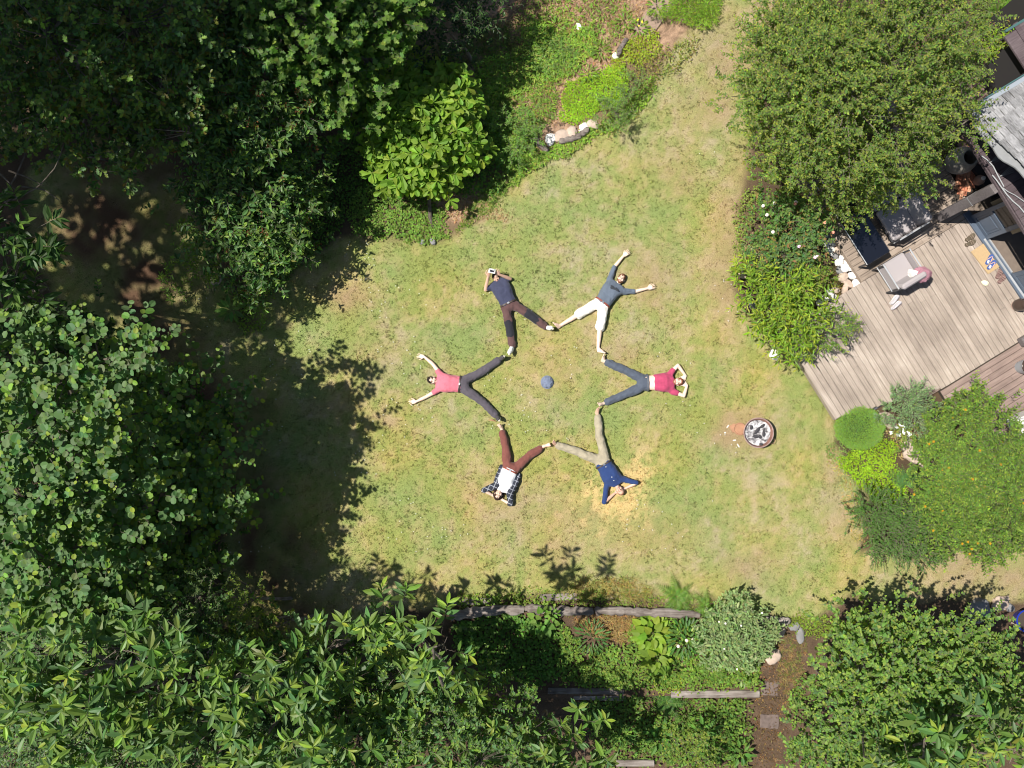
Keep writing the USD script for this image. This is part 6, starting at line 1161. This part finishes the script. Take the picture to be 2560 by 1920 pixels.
rosette('big_leaf', 'broad leaved plant left of the bottom bed centre', 1650, 1850, 12, .22, .10, 'ovate', [(.10, .22, .05)], 77, spread=.2, h=.2); rosette('big_leaf', 'broad pale leaved plant at the bottom right of the daylily', 1765, 1835, 10, .22, .10, 'ovate', [(.13, .26, .06)], 78, spread=.2, h=.2); rosette('big_leaf', 'leafy plant on the bottom edge left of the lowest step', 1855, 1885, 14, .16, .08, 'ovate', [(.12, .25, .06)], 79, spread=.2, h=.25)
tree('cotoneaster', 'thin yellow leaved twigs at the bottom edge of the bed', 'shrub', tuple(P(1720, 1900)), [(1700, 1850, .9, 40, .3), (1740, 1890, .9, 60, .3), (1680, 1830, .7, 30, .2), (1760, 1910, .8, 50, .3)], 40, 3, dict(SL=.35, k=12, T='round', leafL=.035, leafW=.03, cols=[(.24, .30, .06), (.17, .25, .05)], pitch=60), 'leaf_satin', 44, trunk=.014, clr=.1, upb=.9)
carpet('bed_filler', 'mixed leafy seedlings covering the soil of the lower bed', [(1400, 1545), (1460, 1620), (1560, 1610), (1600, 1530), (1700, 1540), (1760, 1560), (1760, 1640), (1900, 1650), (1910, 1720), (1500, 1722), (1400, 1715)], .18, 950, 'ovate', .07, .046, [G2, G1, (.18, .31, .06), (.24, .33, .08)], seed=27)
carpet('bed_filler', 'mixed leafy seedlings along the bottom edge of the garden', [(1480, 1760), (1880, 1750), (1890, 1930), (1480, 1930)], .16, 480, 'ovate', .07, .045, [G2, G1, (.16, .22, .06)], seed=28)
carpet('bed_filler', 'low weeds and moss between the timbers and lawn edge', [(1140, 1480), (1420, 1470), (1700, 1495), (1900, 1500), (1900, 1525), (1700, 1530), (1400, 1525), (1140, 1530)], .09, 620, 'lance', .055, .02, [G1, G3, (.26, .26, .08)], seed=29)
carpet('path_litter', 'dry leaf litter on the earth steps path', [(1880, 1600), (1970, 1590), (1990, 1700), (1980, 1830), (1960, 1930), (1885, 1930), (1890, 1750)], .03, 420, 'ovate', .05, .026, [(.22, .13, .075), (.32, .2, .11), (.14, .09, .06)], seed=30, tilt=.3, cat='leaf litter')
carpet('wood_chips', 'scattered pale wood chips and dead stalks on the upper bed', [(1190, 60), (1300, -10), (1440, -10), (1660, -10), (1640, 100), (1540, 160), (1420, 200), (1400, 320), (1290, 300), (1220, 240)], .03, 700, 'blade', .06, .016, [(.44, .30, .2), (.34, .22, .14), (.52, .4, .28)], seed=36, tilt=.3, cat='wood chips')
carpet('bark_chips', 'pale bark chips in the bare corner by the clover patch', [(1090, 470), (1180, 480), (1290, 540), (1230, 560), (1110, 545)], .025, 900, 'blade', .055, .018, [(.44, .30, .2), (.34, .22, .14), (.52, .4, .28)], seed=37, tilt=.3, cat='wood chips')
carpet('bed_weeds', 'sunlit weeds and dry stalks filling the middle of the upper bed', [(1200, 140), (1300, 60), (1400, 20), (1460, 60), (1460, 150), (1400, 210), (1380, 290), (1300, 330), (1250, 250)], .12, 420, 'lance', .08, .02, [*weed, (.36, .30, .12, 3)], seed=38, lump=4)
carpet('fresh_weeds', 'fresh green weeds and seedlings covering the lower half of the upper bed', [(1200, 200), (1270, 150), (1330, 180), (1390, 210), (1395, 300), (1340, 330), (1330, 400), (1270, 430), (1240, 360)], .10, 1100, 'ovate', .05, .026, [(.20, .33, .07), (.25, .37, .08), (.16, .28, .06)], seed=39, lump=3)
carpet('fresh_weeds', 'fresh weeds scattered over the chips at the very top of the bed', [(1280, 40), (1340, -10), (1560, -10), (1580, 60), (1500, 150), (1430, 100), (1330, 120)], .10, 420, 'lance', .07, .024, [(.20, .33, .07), (.25, .37, .08)], seed=40, lump=4)
# the rose border by the deck
def roses(n, cols, lift=-.02, r=.034):
    def f(Lv, rng, C, Dn, A, D, SL, root):
        top = np.argsort(-A[:, 2])[:len(A) // 3]
        for k in rng.choice(top, n, replace=False): put('rose', rock(rng, (r, r, r * .7), int(k) % 90, .3, 2).apply_translation(A[k] + nrm_(D[k]) * SL[k] + [0, 0, .05 + lift]), 'painted', root, smooth=True, col=np.array(cols[int(rng.integers(len(cols)))]))
    return f
RO = dict(SL=.22, k=8, T='ovate', leafL=.065, leafW=.044, cols=[(.13, .24, .07), (.10, .20, .07), (.16, .27, .07)], tipcols=[(.22, .30, .08), (.30, .20, .10)], pitch=60, flat=.6)
tree('rose_bush', 'rose bush with white pink blooms under the edge of the big tree', 'shrub', tuple(P(1960, 540)), [(1930, 520, .9, 60, .35), (1980, 550, .9, 60, .35), (2040, 530, .9, 60, .35), (1900, 570, .7, 50, .3), (2070, 500, .8, 40, .3)], 50, 4, RO, 'leaf_satin', 45, trunk=.02, clr=.1, extra=roses(9, [(.85, .68, .66), (.85, .75, .68), (.75, .3, .2)]))
tree('rose_bush', 'blue green rose bush with few pink flowers left of the white stones', 'shrub', tuple(P(2020, 610)), [(2010, 600, .8, 55, .3), (2030, 580, .8, 40, .3), (1960, 640, .7, 60, .3), (1910, 640, .6, 55, .3), (1990, 660, .6, 50, .3)], 50, 4, dict(RO, cols=[(.12, .22, .10), (.11, .21, .08), (.16, .26, .08)]), 'leaf_satin', 46, trunk=.02, clr=.1, extra=roses(5, [(.80, .55, .62), (.7, .45, .7)]))
carpet('lime_shrublets', 'light green low foliage along the lawn edge of the rose border', [(1850, 480), (1900, 470), (1890, 540), (1850, 600), (1830, 660), (1825, 590)], .3, 900, 'ovate', .05, .03, [(.22, .31, .08), (.26, .33, .09)], seed=31, cat='plant', kind=None)
carpet('silver_mound', 'cream and pale green variegated mound at the lawn edge', [(1835, 620), (1880, 600), (1890, 640), (1870, 660), (1835, 650)], .22, 1500, 'ovate', .045, .028, [(.44, .45, .27), (.36, .40, .18)], seed=32, cat='plant', kind=None)
tree('spiraea', 'yellow green shrub between the roses and the white stones', 'shrub', tuple(P(2030, 690)), [(2020, 670, .6, 50, .25), (2050, 700, .5, 40, .25), (2000, 720, .5, 50, .25), (2040, 740, .4, 30, .2)], 55, 4, dict(RO, cols=[(.22, .32, .06), (.18, .28, .05)], leafL=.055, leafW=.032), 'leaf_satin', 47, trunk=.02, clr=.09)
clump('sedge', 'fine grass clump beside the white stones', 2062, 700, 130, .34, .006, [(.14, .22, .05), (.22, .24, .07)], 80, parts=False, lean=(.4, 1.3)); clump('sedge', 'dry golden grass tuft below the fine grass clump', 2085, 722, 60, .2, .006, [(.32, .26, .08)], 81, parts=False, lean=(.4, 1.3))
LU = dict(SL=.40, k=10, T='lance', leafL=.125, leafW=.032, cols=[(.20, .32, .045), (.25, .37, .05), (.16, .28, .045)], tipcols=[(.34, .42, .06)], arr='spiral', pitch=62, flat=.7, droop=.2)
tree('persicaria', 'lush yellow green border plant with narrow leaves spilling onto lawn and deck', 'shrub', tuple(P(1970, 780)), [(1880, 710, .55, 60, .3), (1930, 740, .65, 70, .3), (1990, 760, .65, 60, .3), (1920, 800, .6, 60, .3), (1980, 830, .65, 70, .3), (2040, 800, .6, 50, .25), (1990, 870, .5, 50, .25), (1960, 780, .6, 60, .3), (2000, 720, .55, 40, .25), (1870, 690, .45, 35, .2)], 36, 4, LU, 'leaf_glossy', 48, trunk=.02, clr=.12, upb=.7)
tree('oleander', 'loose grey green shrub reaching over the deck corner', 'shrub', tuple(P(2045, 830)), [(2070, 820, .8, 45, .3), (2100, 800, .8, 30, .2), (2080, 850, .7, 35, .25), (2040, 880, .5, 35, .25)], 36, 4, dict(LU, SL=.3, leafL=.075, leafW=.02, cols=[(.16, .27, .07), (.19, .30, .08)]), 'leaf_satin', 49, trunk=.02, clr=.1, upb=.8)
carpet('fern_moss', 'soft green carpet at the foot of the lush border', [(1940, 840), (1980, 860), (2000, 900), (1970, 905), (1935, 870)], .1, 1500, 'tiny', .04, .012, [(.14, .27, .05), (.18, .30, .06)], seed=33)
# the bed below the deck
dm = thing('hebe_dome', 'smooth round clipped green dome by the lower deck corner', 'shrub', loc=P(2143, 1068, .0)); rq = np.random.default_rng(90); N_ = 16000; z = rq.uniform(.0, 1, N_); a = rq.uniform(0, 6.283, N_); q = np.sqrt(1 - z * z); dd = np.stack([q * np.cos(a), q * np.sin(a), z], 1); ctr = np.array([.0, .0, .04]); pos = ctr + dd * [.51, .46, .40] * (1 + .22 * (meshkit.fbm(dd * 4.5, 3, 4) - .5))[:, None] * (rq.uniform(.9, 1.02, (N_, 1)) + .1 * rq.uniform(0, 1, (N_, 1)) ** 8); Lv = Leaves(); Lv.add('tiny', pos, dd + .5 * rq.normal(0, 1, (N_, 3)), rq.normal(0, 1, (N_, 3)) + [0, 0, .6], .042, .012, pal(rq, N_, [(.24, .40, .085), (.29, .45, .10), (.23, .38, .15)])); (V, f), c = Lv.mesh(); put('foliage', (V, f), 'leaf_matte', dm, col=c); cm = trimesh.creation.icosphere(3); cm.vertices = np.maximum(cm.vertices * [.43, .39, .38], [-9, -9, 0]); put('inner_twigs', cm, 'painted', dm, col=np.array([.05, .09, .025]))
carpet('lime_oregano', 'vivid yellow green carpet of small leaves below the round dome', [(2095, 1150), (2120, 1120), (2165, 1100), (2225, 1100), (2240, 1150), (2255, 1210), (2240, 1275), (2200, 1270), (2160, 1235), (2115, 1180)], .22, 2600, 'ovate', .038, .028, [(.29, .45, .03), (.33, .49, .04), (.24, .41, .03)], seed=34, tilt=.35)
carpet('pale_thyme', 'pale green low carpet left of the lime oregano', [(2068, 1110), (2110, 1110), (2125, 1145), (2105, 1155), (2075, 1140)], .07, 1500, 'round', .03, .026, [(.24, .33, .12)], seed=35)
tree('silver_sage', 'silvery sage with stiff pale stems against the lower deck edge', 'shrub', tuple(P(2262, 1030)), [(2265, 1010, .5, 55, .3), (2230, 1020, .45, 40, .25), (2300, 1030, .45, 45, .25), (2280, 1060, .4, 45, .25), (2270, 975, .5, 35, .25)], 60, 5, dict(SL=.26, k=12, T='lance', leafL=.06, leafW=.016, cols=[(.25, .36, .22), (.20, .31, .17)], pitch=50, arr='opp', flat=.7), 'leaf_matte', 51, trunk=.02, clr=.09, upb=.7, stem_r=.006)
wf = thing('white_flowers', 'small plant with clusters of pure white flowers beside the straw coloured rock', 'flowers', loc=P(2255, 1075, .0)); rw = np.random.default_rng(4)
for (px, py) in ((2250, 1060), (2240, 1068), (2262, 1068), (2228, 1082), (2246, 1090), (2275, 1088), (2270, 1082), (2258, 1080)):
    c_ = P(px, py, .12) - P(2255, 1075, .0); put('flower', cat_(*[trimesh.creation.icosphere(1, .016).apply_scale([1, 1, .5]).apply_translation(c_ + rw.normal(0, .02, 3) * [1, 1, .3]) for _ in range(9)]), 'painted', wf, col=np.array([.85, .85, .85]))
Lv = Leaves(); N_ = 500; Lv.add('ovate', np.c_[rw.normal(0, .13, (N_, 2)), rw.uniform(.02, .1, N_)], rw.normal(0, 1, (N_, 3)) * [1, 1, .3], np.tile([0, 0, 1.0], (N_, 1)), .04, .02, pal(rw, N_, [(.3, .36, .08), (.2, .29, .08)])); (V, f), c = Lv.mesh(); put('foliage', (V, f), 'leaf_satin', wf, col=c)
fern('dark green fern between lime oregano and the yellow flowered bush', 2262, 1215, 8, .6, 91, cols=((.10, .21, .07), (.12, .24, .08)), bias=(1.6, 1.2))
tree('prostrate_juniper', 'dark spreading juniper with bare grey twigs at the tip of the bed', 'conifer', tuple(P(2220, 1310)), [(2190, 1280, .5, 60, .25), (2250, 1310, .55, 70, .25), (2220, 1350, .5, 60, .25), (2300, 1350, .5, 60, .25), (2160, 1270, .4, 30, .2), (2290, 1300, .5, 50, .25), (2250, 1280, .45, 45, .2)], 80, 4, dict(SL=.30, k=22, T='tiny', leafL=.05, leafW=.018, cols=[(.11, .22, .06), (.13, .25, .07)], arr='spiral', pitch=45, flat=.8, droop=0, horiz=.4, start=.05), 'leaf_matte', 52, trunk=.03, clr=.12, upb=.3, stem_r=.007)
carpet('straw_litter', 'dry straw coloured litter on the soil under the deck bed plants', [(2180, 1060), (2330, 1060), (2330, 1160), (2250, 1150), (2230, 1110)], .03, 900, 'blade', .06, .014, [(.5, .38, .2), (.4, .28, .16), (.56, .44, .26)], seed=46, tilt=.3, cat='leaf litter')
carpet('edge_litter', 'dry litter and sparse grass at the lawn edge of the deck bed', [(2060, 1100), (2100, 1150), (2150, 1240), (2190, 1300), (2160, 1380), (2120, 1330), (2100, 1230)], .03, 700, 'blade', .06, .014, [(.5, .38, .2), (.4, .28, .16), (.3, .3, .1)], seed=47, tilt=.3, cat='leaf litter')
# top right corner
clump('pampas_grass', 'big fresh green fountain grass in the upper right corner', 2490, 55, 260, .85, .012, [(.15, .30, .05), (.19, .33, .06)], 82, cat='grass', parts=False, lean=(.3, 1.1))
tree('golden_shrub', 'vivid yellow green shrub under the fountain grass in the upper right', 'shrub', tuple(P(2500, 110)), [(2490, 105, .8, 55, .35), (2530, 110, .8, 45, .3), (2460, 120, .6, 45, .3), (2440, 140, .5, 35, .2)], 55, 4, dict(RO, cols=[(.30, .42, .03), (.24, .38, .04)], leafL=.05, leafW=.03), 'leaf_satin', 53, trunk=.02, clr=.09)
# daisies on the lawn
rdz = np.random.default_rng(77); dz = Leaves()
dx, dy = rdz.uniform(-7, 5, 2600), rdz.uniform(-3, 6, 2600); dpx, dpy = to_px(dx, dy); k_ = inpoly(LAWN, dpx, dpy) & (meshkit.fbm(np.stack([dx, dy, 0 * dx], 1) * .8, 3, 31) > .58); dx, dy = dx[k_][:260], dy[k_][:260]
for a in range(6): dz.add('tiny', np.stack([dx, dy, 0 * dx + .05], 1), np.tile([math.cos(a * 1.047), math.sin(a * 1.047), .1], (len(dx), 1)), np.tile([0, 0, 1.0], (len(dx), 1)), .013, .010, np.tile([.85, .85, .82], (len(dx), 1)))
(V, f), c = dz.mesh(); put('daisies', (V, f), 'leaf_matte', None, col=c, kind='stuff', label='tiny white daisies scattered through the lawn', cat='daisies')

# alike things carry a common group
GROUPS = {'person': 'people lying in a star on the lawn', 'chestnut': 'sweet chestnuts along the lower edges', 'viburnum': 'viburnums on the left', 'shade_tree': 'tall trees around the garden', 'juniper': 'feathery conifers in the lower left', 'log': 'old logs edging the beds', 'sleeper': 'timbers edging the lower beds', 'rock': 'loose stones in lawn and beds', 'stone_step': 'stone steps of the garden path', 'jar': 'jars by the house', 'armchair': 'garden armchairs on the deck', 'fern': 'ferns in the beds', 'rose_bush': 'roses by the deck', 'weed': 'weed rosettes in the upper bed', 'hosta': 'yellow green large leaved plants in the lower bed', 'peony': 'peonies in the lower bed', 'big_leaf': 'broad leaved plants in the lower beds', 'sapling': 'saplings by the shaded path', 'sedge': 'grass tufts by the white stones', 'wood_chip': 'wood chips by the fire bowl', 'creeper_stem': 'cables on the canopy', 'bamboo_twigs': 'twig fans on the canopy'}
for p_ in list(stage.GetPrimAtPath('/World').GetChildren()):
    b_ = p_.GetName(); b_ = b_[:-4] if b_[-4:-3] == '_' and b_[-3:].isdigit() else b_
    if b_ in GROUPS and p_.GetCustomDataByKey('category'): p_.SetCustomDataByKey('group', GROUPS[b_])
